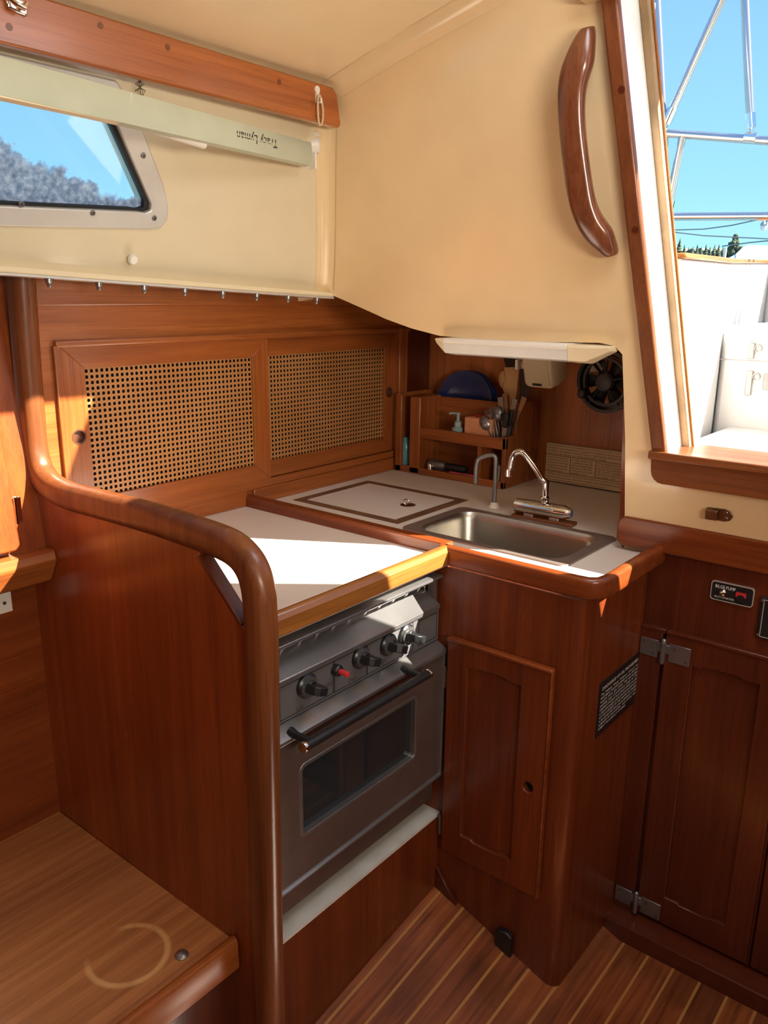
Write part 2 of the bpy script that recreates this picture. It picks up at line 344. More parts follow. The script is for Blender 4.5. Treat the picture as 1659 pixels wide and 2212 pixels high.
# window
w1 = thing('window_1', fS(.5, 1.6, 0), '', ''); del w1['label'], w1['category']; struct(w1)
mb = MB(); mb.plate(frame_o, [glass], lambda a, b, d: fS(a, b, d-.006), .010); obj('window_frame', mb, alu, w1, bevel=.0025)
mb = MB(); mb.plate(glass, [[(p[0]+(.5-p[0])*.022 if p[0] > .3 else p[0]+.02, p[1]+(1.71-p[1])*.045) for p in glass]], lambda a, b, d: fS(a, b, d+.002), .010); obj('gasket', mb, blackmt, w1)
def glassmat():
    m_, t, b = newmat('window_glass'); out = t.nodes['Material Output']
    tr = N(t, 'ShaderNodeBsdfTransparent'); tr.inputs[0].default_value = (.95, .98, 1, 1); gs = N(t, 'ShaderNodeBsdfGlossy', Roughness=.03)
    mx = N(t, 'ShaderNodeMixShader'); mx.inputs[0].default_value = .05; t.links.new(tr.outputs[0], mx.inputs[1]); t.links.new(gs.outputs[0], mx.inputs[2])
    g = N(t, 'ShaderNodeTexCoord'); s_ = N(t, 'ShaderNodeSeparateXYZ'); t.links.new(g.outputs['Object'], s_.inputs[0])
    n0 = N(t, 'ShaderNodeTexNoise', Scale=9.0, Detail=2.0); mp = N(t, 'ShaderNodeMapping'); mp.inputs['Scale'].default_value = (1, .05, .05); t.links.new(g.outputs['Object'], mp.inputs['Vector']); t.links.new(mp.outputs[0], n0.inputs['Vector'])
    n1 = N(t, 'ShaderNodeTexNoise', Scale=42.0, Detail=7.0, Roughness=.65); t.links.new(g.outputs['Object'], n1.inputs['Vector'])
    # crust height: taller forward, bumpy edge
    h1 = N(t, 'ShaderNodeMath', operation='MULTIPLY_ADD'); t.links.new(s_.outputs[0], h1.inputs[0]); h1.inputs[1].default_value = -.27; h1.inputs[2].default_value = .318
    h2 = N(t, 'ShaderNodeMath', operation='MULTIPLY_ADD'); t.links.new(n0.outputs[0], h2.inputs[0]); h2.inputs[1].default_value = .085; t.links.new(h1.outputs[0], h2.inputs[2])
    h3 = N(t, 'ShaderNodeMath', operation='MULTIPLY_ADD'); t.links.new(n1.outputs[0], h3.inputs[0]); h3.inputs[1].default_value = .075; t.links.new(h2.outputs[0], h3.inputs[2])
    d = N(t, 'ShaderNodeMath', operation='SUBTRACT'); t.links.new(h3.outputs[0], d.inputs[0]); t.links.new(s_.outputs[2], d.inputs[1])
    f = ramp(t, d.outputs[0], [(.098, (0, 0, 0)), (.106, (.85, .85, .85)), (.18, (.9, .9, .9))])
    n3 = N(t, 'ShaderNodeTexNoise', Scale=110.0, Detail=5.0); t.links.new(g.outputs['Object'], n3.inputs['Vector'])
    cc = ramp(t, n3.outputs[0], [(.3, (.30, .36, .45)), (.5, (.62, .65, .68)), (.66, (.95, .95, .93))])
    df = N(t, 'ShaderNodeBsdfDiffuse'); t.links.new(cc.outputs[0], df.inputs[0]); tl = N(t, 'ShaderNodeBsdfTranslucent'); t.links.new(cc.outputs[0], tl.inputs[0])
    m2 = N(t, 'ShaderNodeMixShader'); m2.inputs[0].default_value = .7; t.links.new(df.outputs[0], m2.inputs[1]); t.links.new(tl.outputs[0], m2.inputs[2])
    m3 = N(t, 'ShaderNodeMixShader'); t.links.new(f.outputs[0], m3.inputs[0]); t.links.new(mx.outputs[0], m3.inputs[1]); t.links.new(m2.outputs[0], m3.inputs[2])
    t.links.new(m3.outputs[0], out.inputs[0]); return m_
mb = MB(); mb.plate([(winL, 1.595), (winL, 1.805), (.90, 1.805), (1.006, 1.66), (1.006, 1.63)], [], lambda a, b, d: fS(a, b, d+.012), .004); obj('window_pane', mb, glassmat(), w1)
screw0 = None
def screw(p, nrm, r, parent, mat=None, name='screw'):
    mb = MB(); nrm = V(nrm).normalized()
    mb.lathe([(r, 0), (r, r*.25), (r*.8, r*.45), (0, r*.5)], p, nrm, 14)
    a = nrm.orthogonal().normalized(); b = nrm.cross(a)
    mb.obox(V(p)+nrm*r*.5, a*r*.6, b*r*.12, nrm*r*.06, 1); mb.obox(V(p)+nrm*r*.5, b*r*.6, a*r*.12, nrm*r*.06, 1)
    return obj(name, mb, [mat or steel, blackmt], parent)
nS = V((0, -1, -.35)).normalized()
for q in ((305, 334), (329, 469), (196, 458), (42, 439)): screw(pS(*q)+nS*.006, nS, .0055, w1)
def fj(z_): return 1.9265-.27*z_
# aft bulkhead: moulded panel with the galley opening under it
def bend(y_, z_): return .028*smooth((y_-1.12)/.3)*smooth((1.95-z_)/.45)
def fB(a, b, d):
    x_ = 1.9265-.27*b if b > .95 else 1.67
    return V((x_+bend(a, b)+d, a, b))
lip = [(1.60, 1.455), (1.462, 1.478), (1.43, 1.480), (1.34, 1.452), (1.25, 1.425), (1.17, 1.406), (1.09, 1.392), (.98, 1.388), (.85, 1.389), (.70, 1.393), (.667, 1.388), (.652, 1.372), (.650, 1.20), (.657, .94)]
def jy(z_): return .563+.105*(z_-1.18)
def py(z_): return .02-.21*(z_-1.82)
outl = lip+[(-.9, .94), (-.9, 2.12), (py(2.12), 2.12), (py(1.165), 1.165), (jy(1.165), 1.165), (jy(2.12), 2.12), (1.60, 2.12)]
mb = MB(); mb.plate(outl, [], fB, .028, grid=.05)
struct(obj('wall_aft', mb, cream, bevel=.008, seg=3, ang=60))
# roof, cut open for the sliding hatch
def fR(a, b, d): return V((a, b, 2.205-.22*max(b, .15)-.03*max(0, b-1.1)+d))
HX0, HX1, HY0, HY1 = .93, 1.372, -.02, .625
mb = MB(); mb.plate([(-1.5, -1.6), (1.55, -1.6), (1.55, 0), (1.372, 0), (1.372, .665), (1.55, .665), (1.55, 1.40), (-1.5, 1.40)][:2]+[(1.55, HY0), (HX0, HY0), (HX0, HY1), (1.55, HY1), (1.55, 1.40), (-1.5, 1.40)],
                    [[(-1.05, -.45), (-.45, -.45), (-.45, .15), (-1.05, .15)]], fR, .03, grid=.12)
struct(obj('ceiling', mb, headl, ang=60))
def cove(p0, p1, d1, d2, r):
    p0, p1 = V(p0), V(p1); n_ = 7; vs = []
    for p in (p0, p1):
        for i in range(n_):
            a = PI/2*i/(n_-1); vs.append(V(p)+V(d1)*r*(1-math.sin(a))+V(d2)*r*(1-math.cos(a)))
    return MB().add(vs, [(i, i+1, n_+i+1, n_+i) for i in range(n_-1)])
def cove(ps, d1, d2, r):
    n_ = 8; vs = []
    for p in ps:
        for i in range(n_):
            a = PI/2*i/(n_-1); vs.append(V(p)+V(d1)*r*(1-math.sin(a))+V(d2)*r*(1-math.cos(a)))
    return MB().add(vs, [(k*n_+i, k*n_+i+1, (k+1)*n_+i+1, (k+1)*n_+i) for k in range(len(ps)-1) for i in range(n_-1)])
ps = []
for k in range(13):
    y_ = lerp(1.32, .66, k/12); z_ = fR(0, y_, 0).z; ps.append(fB(y_, z_, -.0006)+V((0, 0, -.0006)))
struct(obj('trim_1', cove(ps, (-1, 0, 0), (.26, 0, -.965), .03), cream, ang=80))
ps = []
for k in range(13):
    z_ = lerp(1.486, 1.93, k/12); y_ = 1.975-.35*z_; ps.append(fB(y_, z_, -.0006)+V((0, -.0006, 0)))
struct(obj('trim_2', cove(ps, (-1, 0, 0), (-.08, -.99, 0), .032), cream, ang=80))
# flange under the cabin side with cap nuts
mb = MB(); A, B = V((-1.5, 1.431, 1.545)), V((1.553, 1.445, 1.482))
a0 = V((-1.5, 1.43, 1.545)); a1 = V((.72, 1.43, 1.5155)); a2 = V((1.56, 1.440, 1.479))
mb.sweep([a0, a1, a2], [(-.05, -.004), (.012, -.004), (.014, 0), (.012, .006), (-.05, .006)][::-1])
fl = struct(obj('trim_3', mb, cream2, smooth_=False))
mb = MB(); mb.sweep([a0+V((0, -.004, -.006)), a1+V((0, -.004, -.006)), a2+V((0, -.004, -.006))], [(-.04, -.0025), (.010, -.0025), (.010, .0015), (-.04, .0015)]); obj('metal_strip', mb, alu, fl)
def capnut(p):
    mb = MB(); p = V(p); mb.lathe([(.0085, 0), (.0085, -.002)], p, (0, 0, 1), 14); mb.lathe([(.0062, -.002), (.0062, -.007), (.0052, -.008), (.0048, -.012), (.003, -.0148), (0, -.0155)], p, (0, 0, 1), 6*3)
    return mb
n0 = None
for i, (x_, y_) in enumerate(((104, 590), (212, 598), (310, 606), (398, 613), (480, 620), (554, 626), (622, 632), (684, 638))):
    p = px(x_, y_, 'Y', 1.431); p.z = lerp(1.5155, 1.479, (p.x-.72)/.84)-.009
    if n0 is None: n0 = obj('cap_nut', capnut(p), steel, fl); pn = p
    else:
        c = n0.copy(); scn.collection.objects.link(c); c.location = n0.location+(p-pn)
# hull lining behind the lockers
mb = MB(); mb.box(-1.5, .8, 1.640, 1.66, -.05, 1.60); mb.box(-1.5, .815, 1.605, 1.64, -.05, .885); mb.box(.83, 2.16, 1.578, 1.62, .0, 1.56)
struct(obj('wall_hull', mb, WM['X']))
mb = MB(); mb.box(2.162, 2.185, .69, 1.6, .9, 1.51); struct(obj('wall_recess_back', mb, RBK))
mb = MB(); w0 = [(1.712, .672), (1.80, .70), (2.17, .70), (2.17, .715), (1.79, .715), (1.712, .687)]; w1_ = [(1.585, .662), (1.80, .70), (2.17, .70), (2.17, .715), (1.79, .715), (1.585, .677)]
w1_[0] = (fj(1.51)+.034, .640); w1_[-1] = (fj(1.51)+.034, .652); w1_[1] = (1.80, .690)
mb.add([(a, b, .93) for a, b in w0]+[(a, b, 1.51) for a, b in w1_], [(5, 4, 3, 2, 1, 0), (6, 7, 8, 9, 10, 11)]+[(i, (i+1) % 6, 6+(i+1) % 6, 6+i) for i in range(6)]); struct(obj('wall_recess_right', mb, W['Z'], smooth_=False))
mb = MB(); mb.box(1.60, 2.185, .69, 1.575, 1.51, 1.53); struct(obj('ceiling_recess', mb, cream2))
# unseen rest of the cabin
mb = MB(); mb.box(-1.5, 1.7, -1.45, -1.4, 1.35, 2.2); mb.box(-1.5, 1.7, -1.45, -1.4, -.05, 1.35, 1); struct(obj('wall_port', mb, [cream2, WD['X']]))
mb = MB(); mb.box(-1.53, -1.5, -1.45, 1.64, -.05, 2.3); struct(obj('wall_forward', mb, W['Z']))
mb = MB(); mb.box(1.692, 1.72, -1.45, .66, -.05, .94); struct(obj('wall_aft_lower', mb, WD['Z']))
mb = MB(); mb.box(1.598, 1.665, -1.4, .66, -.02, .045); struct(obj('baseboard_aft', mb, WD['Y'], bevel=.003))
# companionway: inner wood trim, white jamb, weathered outer strip, sill
def fj(z_): return 1.9265-.27*z_
def strip(name, mat, dx0, dx1, dy0, dy1, z0, z1, bev=.003):
    vs = []
    for z_ in (z0, z1):
        x_, y_ = fj(z_), jy(z_)
        vs += [(x_+dx0, y_+dy0, z_), (x_+dx1, y_+dy0, z_), (x_+dx1, y_+dy1, z_), (x_+dx0, y_+dy1, z_)]
    mb = MB(); mb.add(vs, [(3, 2, 1, 0), (4, 5, 6, 7), (0, 1, 5, 4), (1, 2, 6, 5), (2, 3, 7, 6), (3, 0, 4, 7)])
    return struct(obj(name, mb, mat, bevel=bev))
tr4 = strip('trim_4', WR['Z'], -.016, .002, -.004, .026, 1.176, 2.12, .005)
strip('trim_5', white, -.002, .092, -.004, .03, 1.17, 2.12, .002)
strip('trim_6', corkm, .077, .092, -.020, -.004, 1.17, 2.12, .002)
strip('trim_7', WF['Z'], .092, .099, -.024, -.0, 1.17, 2.12, .002)
for q in ((1372, 496), (1343, 193)):
    p = pB(q[0], q[1], -.017); mb = MB(); mb.lathe([(.006, 0), (.006, .0006)], p, (-1, 0, -.27), 14); obj('wood_plug', mb, WD['X'], tr4)
# unseen header beam, added to cut the sun on the hull side
mb = MB(); mb.box(1.362, 1.40, -.05, .70, 1.955, 2.10); struct(obj('sun_block_header', mb, cream))
# unseen box above the coachroof, added to shade the cane door
mb = MB(); mb.box(1.57, 1.78, -.16, .9, 2.33, 2.40); struct(obj('sun_block_box', mb, white))
# port jamb
mb = MB(); vs = []
for z_ in (1.165, 2.12): vs += [(fj(z_)-.002, py(z_)-.03, z_), (fj(z_)+.05, py(z_)-.05, z_), (fj(z_)+.05, py(z_)-.01, z_), (fj(z_)-.002, py(z_)+.0, z_)]
mb.add(vs, [(3, 2, 1, 0), (4, 5, 6, 7), (0, 1, 5, 4), (1, 2, 6, 5), (2, 3, 7, 6), (3, 0, 4, 7)]); struct(obj('trim_8', mb, white))
# sill
sp_ = [pB(1410, 982, -.025), pB(1417, 1015, -.025), pB(1425, 1030, -.025), pB(1440, 1040, -.025)]
ys0 = .592; bot = 1.121
mb = MB(); mb.prism([(1.578, ys0, 1.170), (1.578, ys0, 1.158), (1.590, ys0-.008, 1.158), (1.592, ys0-.008, 1.138), (1.594, ys0-.016, 1.124), (1.597, ys0-.035, 1.117), (1.600, -.1, 1.117), (1.583, -.1, 1.183), (1.583, ys0, 1.181)][::-1], (.0, 0, 0))
mb = MB()
mb.hexa([(1.583, ys0), (1.583, -.12), (1.60, -.12), (1.60, jy(1.17)), (1.72, jy(1.17)-.002), (1.72, -.12), (1.74, -.12), (1.74, jy(1.17)+.02), (1.61, ys0)][:1]+[(1.583, -.12), (1.735, -.12), (1.735, .560), (1.612, .560), (1.612, ys0)], 1.166, 1.183)
sl_ = struct(obj('trim_9', mb, WR['Y'], bevel=.003))
mb = MB(); o_ = [(ys0-.006, 1.166), (ys0-.008, 1.140)]+[(ys0-.033+.025*math.cos(a), 1.143-.025*math.sin(a)) for a in (0, .4, .8, 1.2, 1.57)]+[(-.12, 1.118), (-.12, 1.166)]
mb.prism([(1.588, a, b) for a, b in o_], (.05, 0, .0)); obj('sill_apron', mb, WR['Y'], sl_, bevel=.003)
# teak rail along the foot of the moulding
mb = MB(); o_ = [(.655, .955), (.668, .965), (.668, 1.005), (.662, 1.017), (.650, 1.022), (-.3, 1.022), (-.3, .955)]
mb.prism([(1.645, a, b) for a, b in o_], (.05, 0, 0)); struct(obj('trim_10', mb, WM['Y'], bevel=.004))

# ------------------------------------------------------------------ galley partition
gp = thing('galley_partition', (.81, 1.2, 0), 'varnished mahogany partition panel with rounded hand rail between seat and stove', 'partition')
xp = .812
def pp_(x_, y_): p = px(x_, y_, 'X', xp); return (p.y, p.z)
poly = [pp_(40, 595), pp_(66, 900), pp_(78, 1010), pp_(105, 1060), pp_(150, 1082), pp_(235, 1103), pp_(340, 1135), pp_(438, 1178), pp_(444, 1200), pp_(530, 1345), pp_(560, 1360), pp_(584, 2100)]
p0 = pp_(584, 2100); poly = poly[:-1]+[(p0[0], p0[1]), (p0[0], -.02), (1.62, -.02), (1.62, 1.545)]
mb = MB(); mb.plate(poly, [], lambda a, b, d: V((.800+d, a, b)), .024); obj('panel', mb, W['Z'], gp, bevel=.0015)
path = [(43, 560), (56, 760), (68, 900), (74, 975), (90, 1030), (130, 1067), (230, 1092), (340, 1122), (430, 1152), (475, 1168), (508, 1184), (534, 1208), (551, 1240), (560, 1280), (563, 1330), (566, 1400), (569, 1600), (578, 2050)]
pts = [px(a, b, 'X', xp) for a, b in path]; pts.append(V((xp, pts[-1].y, -.02)))
pts = chaikin(pts, 3)
mb = MB(); mb.sweep(pts, rrect(.056, .046, .020, 5), up=(1, 0, 0)); obj('hand_rail', mb, WR['Z'], gp, ang=50)
# ledge across the slot corner
a, b = px(440, 1197, 'X', xp), px(533, 1347, 'X', xp)
mb = MB(); mb.sweep([a, b], [(-.004, -.013), (.004, -.013), (.004, .013), (-.004, .013)], up=(1, 0, 0)); obj('slot_edge', mb, WD['Z'], gp, bevel=.002)

# ------------------------------------------------------------------ stove counter
TOP, CT = .973, .945
sc = thing('stove_countertop', (1.09, 1.24, .92), 'white laminate stove countertop with teak fiddles, crossed by a bar of sunlight', 'countertop')
mb = MB(); mb.box(.828, 1.36, .915, 1.575, .925, CT); obj('laminate_top', mb, laminate, sc, bevel=.001)
mb = MB(); mb.prism([(.828, .906, .930), (.828, .933, .930), (.828, .933, .962), (.828, .922, TOP), (.828, .910, TOP), (.828, .903, .962)], (.532, 0, 0)); obj('front_fiddle', mb, WF['X'], sc, bevel=.004)
mb = MB(); mb.box(.828, 1.362, 1.553, 1.577, CT, .99); obj('back_fiddle', mb, W['X'], sc, bevel=.003)
mb = MB(); mb.box(1.355, 1.383, .92, 1.575, .925, TOP); obj('side_fiddle', mb, WM['Y'], sc, bevel=.004)
# ------------------------------------------------------------------ sink counter
sk = thing('sink_countertop', (1.75, 1.1, .92), 'white laminate sink countertop with teak edge beneath the moulded bulkhead', 'countertop')
mb = MB(); SX0, SX1, SY0, SY1 = 1.478, 1.708, .715, 1.098
cor = [(1.383, 1.575), (1.383, .585), (1.665, .585), (1.665, .660), (1.69, .672), (1.80, .705), (2.160, .706), (2.165, 1.575)]
mb.plate([c for c in cor][::-1], [[(SX0, SY0), (SX1, SY0), (SX1, SY1), (SX0, SY1)], [(1.484, 1.152), (1.799, 1.152), (1.799, 1.513), (1.484, 1.513)]], lambda a, b, d: V((a, b, CT-d)), .02); obj('laminate_top', mb, laminate, sk, smooth_=False)
mb = MB(); fi = chaikin([(1.338, .92), (1.338, .60), (1.338, .575), (1.350, .563), (1.385, .560), (1.655, .560)], 0)
path = [V((1.350, .93, 0)), V((1.350, .80, 0)), V((1.350, .66, 0)), V((1.350, .62, 0)), V((1.353, .594, 0)), V((1.366, .578, 0)), V((1.392, .573, 0)), V((1.44, .573, 0)), V((1.55, .573, 0)), V((1.66, .573, 0))]
mb.sweep([p+V((0, 0, .9515)) for p in path], rrect(.024, .043, .008, 3)); obj('front_fiddle', mb, WM['Y'], sk, ang=50)
mb = MB(); mb.box(1.383, 2.02, 1.551, 1.577, CT, .985); obj('back_fiddle', mb, W['X'], sk, bevel=.003)
for q in ((1158, 1244),):
    p = px(q[0], q[1], 'X', 1.338); mb = MB(); mb.lathe([(.006, 0), (.006, .0006)], p, (-1, 0, 0), 14); obj('wood_plug', mb, WR['X'], sk)
# icebox lid
lid = thing('icebox_lid', (1.64, 1.33, CT-.02), 'square white icebox lid with dark wood border and round lift ring', 'lid')
mb = MB(); ou = [(1.486, 1.154), (1.797, 1.154), (1.797, 1.511), (1.486, 1.511)]; inn = [(1.510, 1.180), (1.772, 1.180), (1.772, 1.485), (1.510, 1.485)]
mb.plate(ou, [inn], lambda a, b, d: V((a, b, CT+.001-d)), .02); obj('wood_border', mb, borderm, lid, smooth_=False)
mb = MB(); mb.box(1.511, 1.771, 1.181, 1.484, .926, CT+.0012); obj('lid_panel', mb, laminate, lid)
c = px(881, 1092, 'Z', CT); mb = MB(); mb.lathe([(.0205, .001), (.0205, .0025), (.017, .003), (.0165, .0015), (0, .0012)], c, (0, 0, 1), 28)
rg = obj('lift_ring_base', mb, bronze, lid)
mb = MB(); cc = c+V((0, .0, .003)); mb.tube([cc+V((.011*math.cos(a), 0, 0))+V((0, .010, .012))*(.5+.5*math.sin(a)) for a in [2*PI*i/16 for i in range(16)]], .0017, 8, closed=True); obj('lift_ring', mb, chrome, lid)
mb = MB(); mb.box(c.x-.012, c.x+.012, c.y-.002, c.y+.002, CT+.002, CT+.004); obj('ring_hinge', mb, chrome, lid)
# sink
snk = thing('sink', (1.593, .905, .80), 'rectangular stainless steel sink with wide dull rim', 'sink')
cx_, cy_ = (1.452+1.722)/2, (.690+1.124)/2
def loop(w_, h_, r, z_): return [V((a, b, z_)) for a, b in rrect(w_, h_, r, 6, cx_, cy_)]
LO = [loop(.270, .434, .022, CT+.0005), loop(.268, .432, .021, CT+.0035), loop(.222, .376, .045, CT+.0030)]
def bridge(mb, loops, mi=0):
    n_ = len(loops[0]); vs = [p for l in loops for p in l]
    mb.add(vs, [(k*n_+i, k*n_+(i+1) % n_, (k+1)*n_+(i+1) % n_, (k+1)*n_+i) for k in range(len(loops)-1) for i in range(n_)], mi)
mb = MB(); bridge(mb, LO); obj('rim', mb, sinkrim, snk, ang=60)
BO = [loop(.222, .376, .045, CT+.0030), loop(.214, .368, .043, CT-.003), loop(.208, .362, .042, CT-.015), loop(.198, .350, .04, CT-.11), loop(.188, .34, .04, CT-.128), loop(.165, .315, .04, CT-.138), loop(.02, .02, .009, CT-.140)]
mb = MB(); bridge(mb, BO); n_ = len(BO[0]); mb.add(BO[-1], [tuple(range(n_))]); obj('bowl', mb, sinkm, snk, ang=60)
mb = MB(); mb.lathe([(.028, 0), (.028, .002), (.02, .001), (.018, -.001), (0, -.001)], (cx_, cy_, CT-.139), (0, 0, 1), 24); obj('drain', mb, chrome, snk)
# ------------------------------------------------------------------ stove
st = thing('stove', (1.09, 1.15, .36), 'brushed steel gimballed stove with oven, knobs and black bar handle under the counter', 'stove')
YS = .930
mb = MB(); mb.box(.832, 1.343, YS+.012, 1.50, .362, .84); obj('stove_body', mb, steelD, st, bevel=.002)
mb = MB(); mb.prism([(.832, .934, .901), (.832, .918, .901), (.832, .918, .906), (.832, .924, .9075), (.832, .99, .9075), (.832, .99, .9035), (.832, .934, .9035)], (.511, 0, 0)); obj('top_rail', mb, steel, st, bevel=.001)
mb = MB(); mb.box(.832, 1.343, .972, 1.50, .83, .865); obj('cooktop', mb, blackpl, st, bevel=.003)
for x_ in (.838, 1.336):
    mb = MB(); mb.box(x_-.005, x_+.005, .93, .95, .83, .90); obj('rail_bracket', mb, steelD, st, bevel=.001)
mb = MB(); mb.prism([(.832, .975, .872), (.832, .972, .878), (.832, .925, .846), (.832, .918, .842), (.832, .918, .832), (.832, .935, .830), (.832, .935, .842)], (.504, 0, 0)); obj('sloped_fascia', mb, steel, st, bevel=.0015)
mb = MB(); mb.tube([(.832, .952, .882), (1.318, .952, .882), (1.326, .952, .878), (1.327, .955, .865)], .0028, 8)
for i in range(11):
    x_ = .86+i*.045; mb.tube([(x_, .952, .882), (x_+.001, .962, .868)], .0022, 6)
obj('pan_rod', mb, chrome, st)
mb = MB(); mb.box(.832, 1.343, .926, .945, .757, .832); obj('control_panel', mb, plain('panel_steel', (.20, .195, .20), rough=.36, metal=.5, var=.06), st, bevel=.0015)
mb = MB()   # panel divisions
def ln(x0, z0, x1, z1, t=.0006): mb.box(min(x0, x1)-t, max(x0, x1)+t, .9254, .926, min(z0, z1)-t, max(z0, z1)+t)
for a_, b_ in ((.868, 1.005), (1.008, 1.10), (1.103, 1.25)):
    ln(a_, .826, b_, .826); ln(a_, .763, b_, .763); ln(a_, .763, a_, .826); ln(b_, .763, b_, .826)
ln(.834, .820, .866, .820); ln(.834, .798, .866, .798); ln(.866, .798, .866, .820)
ln(1.27, .822, 1.335, .822); ln(1.27, .765, 1.335, .765); ln(1.27, .765, 1.27, .822); ln(1.335, .765, 1.335, .822)
obj('panel_lines', mb, blackmt, st)
kn = None
for i, (a, b) in enumerate(((667, 1483), (784, 1421), (843, 1394), (882, 1373))):
    p = px(a, b, 'Y', .918)
    mb = MB(); mb.lathe([(.0235, .010), (.0235, .002), (.020, -.001), (.0, -.001)], (p.x, .918, p.z), (0, 1, 0), 28, 1)
    mb.lathe([(.0195, 0), (.0195, -.003), (.014, -.0035), (0, -.0035)], (p.x, .9175, p.z), (0, 1, 0), 28, 0)
    for k in range(14):
        t_ = 2*PI*k/14+.3; mb.obox((p.x+.0168*math.cos(t_), .9142, p.z+.0168*math.sin(t_)), V((math.cos(t_), 0, math.sin(t_)))*.0015, V((-math.sin(t_), 0, math.cos(t_)))*.0004, (0, .0003, 0), 1)
    d_ = obj('knob', mb, [steel, blackpl], st)
    mb = MB(); r_ = math.radians([-18, -18, -20, -18][i]); ux = V((math.cos(r_), 0, math.sin(r_)*1)); uz = V((-math.sin(r_), 0, math.cos(r_)))
    mb.lathe([(.0135, 0), (.0125, -.006), (0, -.006)], (p.x, .914, p.z), (0, 1, 0), 20)
    cc = V((p.x, .900, p.z)); q = []
    mb.prism([cc+ux*a_+V((0, b_, 0))-uz*.008 for a_, b_ in ((-.0145, .012), (-.014, -.008), (-.006, -.016), (.012, -.018), (.015, -.010), (.0145, .012))], uz*.016)
    obj('knob_grip', mb, blackpl, d_, bevel=.0015)
p = px(733, 1450, 'Y', .915)
mb = MB(); mb.lathe([(.0115, .01), (.0115, -.004), (.009, -.007), (0, -.007)], (p.x, .920, p.z), (0, 1, 0), 20); pb = obj('pilot_button', mb, blackpl, st)
mb = MB(); mb.lathe([(.0055, 0), (.0055, -.022), (.0048, -.023), (0, -.023)], (p.x, .916, p.z), (0, 1, 0), 16); obj('button_stem', mb, redpl, pb)['label'] = 'red push button stem'
for s_, x_, z_ in (('Left', .906, .766), ('Pilot', .984, .781), ('Oven', 1.045, .767), ('Right', 1.135, .770), ('500', .837, .803)):
    text('lettering', s_, .012 if s_ != '500' else .016, (x_, .9252, z_), (1, 0, 0), (0, 0, 1), txtg, st, lift=.0002)
dr = obj('oven_door', MB().plate([(.834, .434), (1.342, .434), (1.342, .738), (.834, .738)], [rrect(.350, .150, .014, 5, 1.071, .593)], lambda a, b, d: V((a, .908+d, b)), .022), steelD, st, bevel=.003)
mb = MB(); mb.prism([(.834, .930, .755), (.834, .912, .747), (.834, .901, .739), (.834, .900, .732), (.834, .911, .726), (.834, .93, .726)], (.509, 0, 0)); obj('door_top_trim', mb, steel, dr, bevel=.001)
mb = MB(); mb.prism([(.834, .908, .438), (.834, .902, .434), (.834, .902, .430), (.834, .93, .428), (.834, .93, .438)], (.508, 0, 0)); mb.box(1.334, 1.343, .903, .93, .434, .735); obj('door_edge_trim', mb, steel, dr, bevel=.001)
mb = MB(); mb.plate(rrect(.354, .154, .016, 5, 1.071, .593), [rrect(.338, .138, .010, 5, 1.071, .593)], lambda a, b, d: V((a, .907+d, b)), .02); obj('window_bezel', mb, steel, dr, bevel=.001)
og, t, b = newmat('oven_glass'); b.inputs['Base Color'].default_value = (.018, .024, .028, 1); b.inputs['Roughness'].default_value = .06; b.inputs['Coat Weight'].default_value = .6
mb = MB(); mb.plate(rrect(.342, .142, .012, 5, 1.071, .593), [], lambda a, b, d: V((a, .920+d, b)), .004); obj('oven_glass', mb, og, dr)
# handle
pa, pb_ = px(657, 1612, 'Y', .862), px(926, 1457, 'Y', .862)
zz = (pa.z+pb_.z)/2; mb = MB(); mb.tube([(pa.x, .862, zz), (pb_.x, .862, zz)], .0088, 18); hd = obj('handle', mb, blackpl, dr)
for x_ in (pa.x, pb_.x):
    mb = MB(); mb.lathe([(.0098, -.004), (.0102, -.003), (.0102, .003), (.0098, .004)], (x_, .862, zz), (1, 0, 0), 20); obj('handle_cap', mb, chrome, hd)
for x_ in (pa.x+.016, pb_.x-.022):
    mb = MB(); mb.lathe([(.0065, 0), (.0075, .012), (.0068, .030), (.0105, .046)], (x_, .865, zz+.002), (0, 1, 0), 18); obj('handle_post', mb, blackpl, hd)
mb = MB(); mb.box(.834, 1.338, .926, .94, .362, .427); q = obj('lower_panel', mb, steelD, st, bevel=.002)
p = px(768, 1810, 'Y', .926); mb = MB(); mb.lathe([(.005, 0), (.005, .0012), (.003, .0014)], (p.x, .926, p.z), (0, -1, 0), 14); obj('vent_hole', mb, blackmt, q)
# ledge and kick panel beneath the stove
kp = thing('stove_plinth', (1.09, .93, 0), 'plain mahogany plinth panel with grey-white ledge beneath the stove', 'panel')
mb = MB(); mb.box(.826, 1.352, .912, .930, -.05, .318); obj('panel', mb, WC, kp, bevel=.001)
mb = MB(); mb.box(.826, 1.352, .911, 1.2, .318, .326); obj('ledge', mb, plain('grey_ledge', (.62, .60, .55), rough=.5, var=.12), kp)
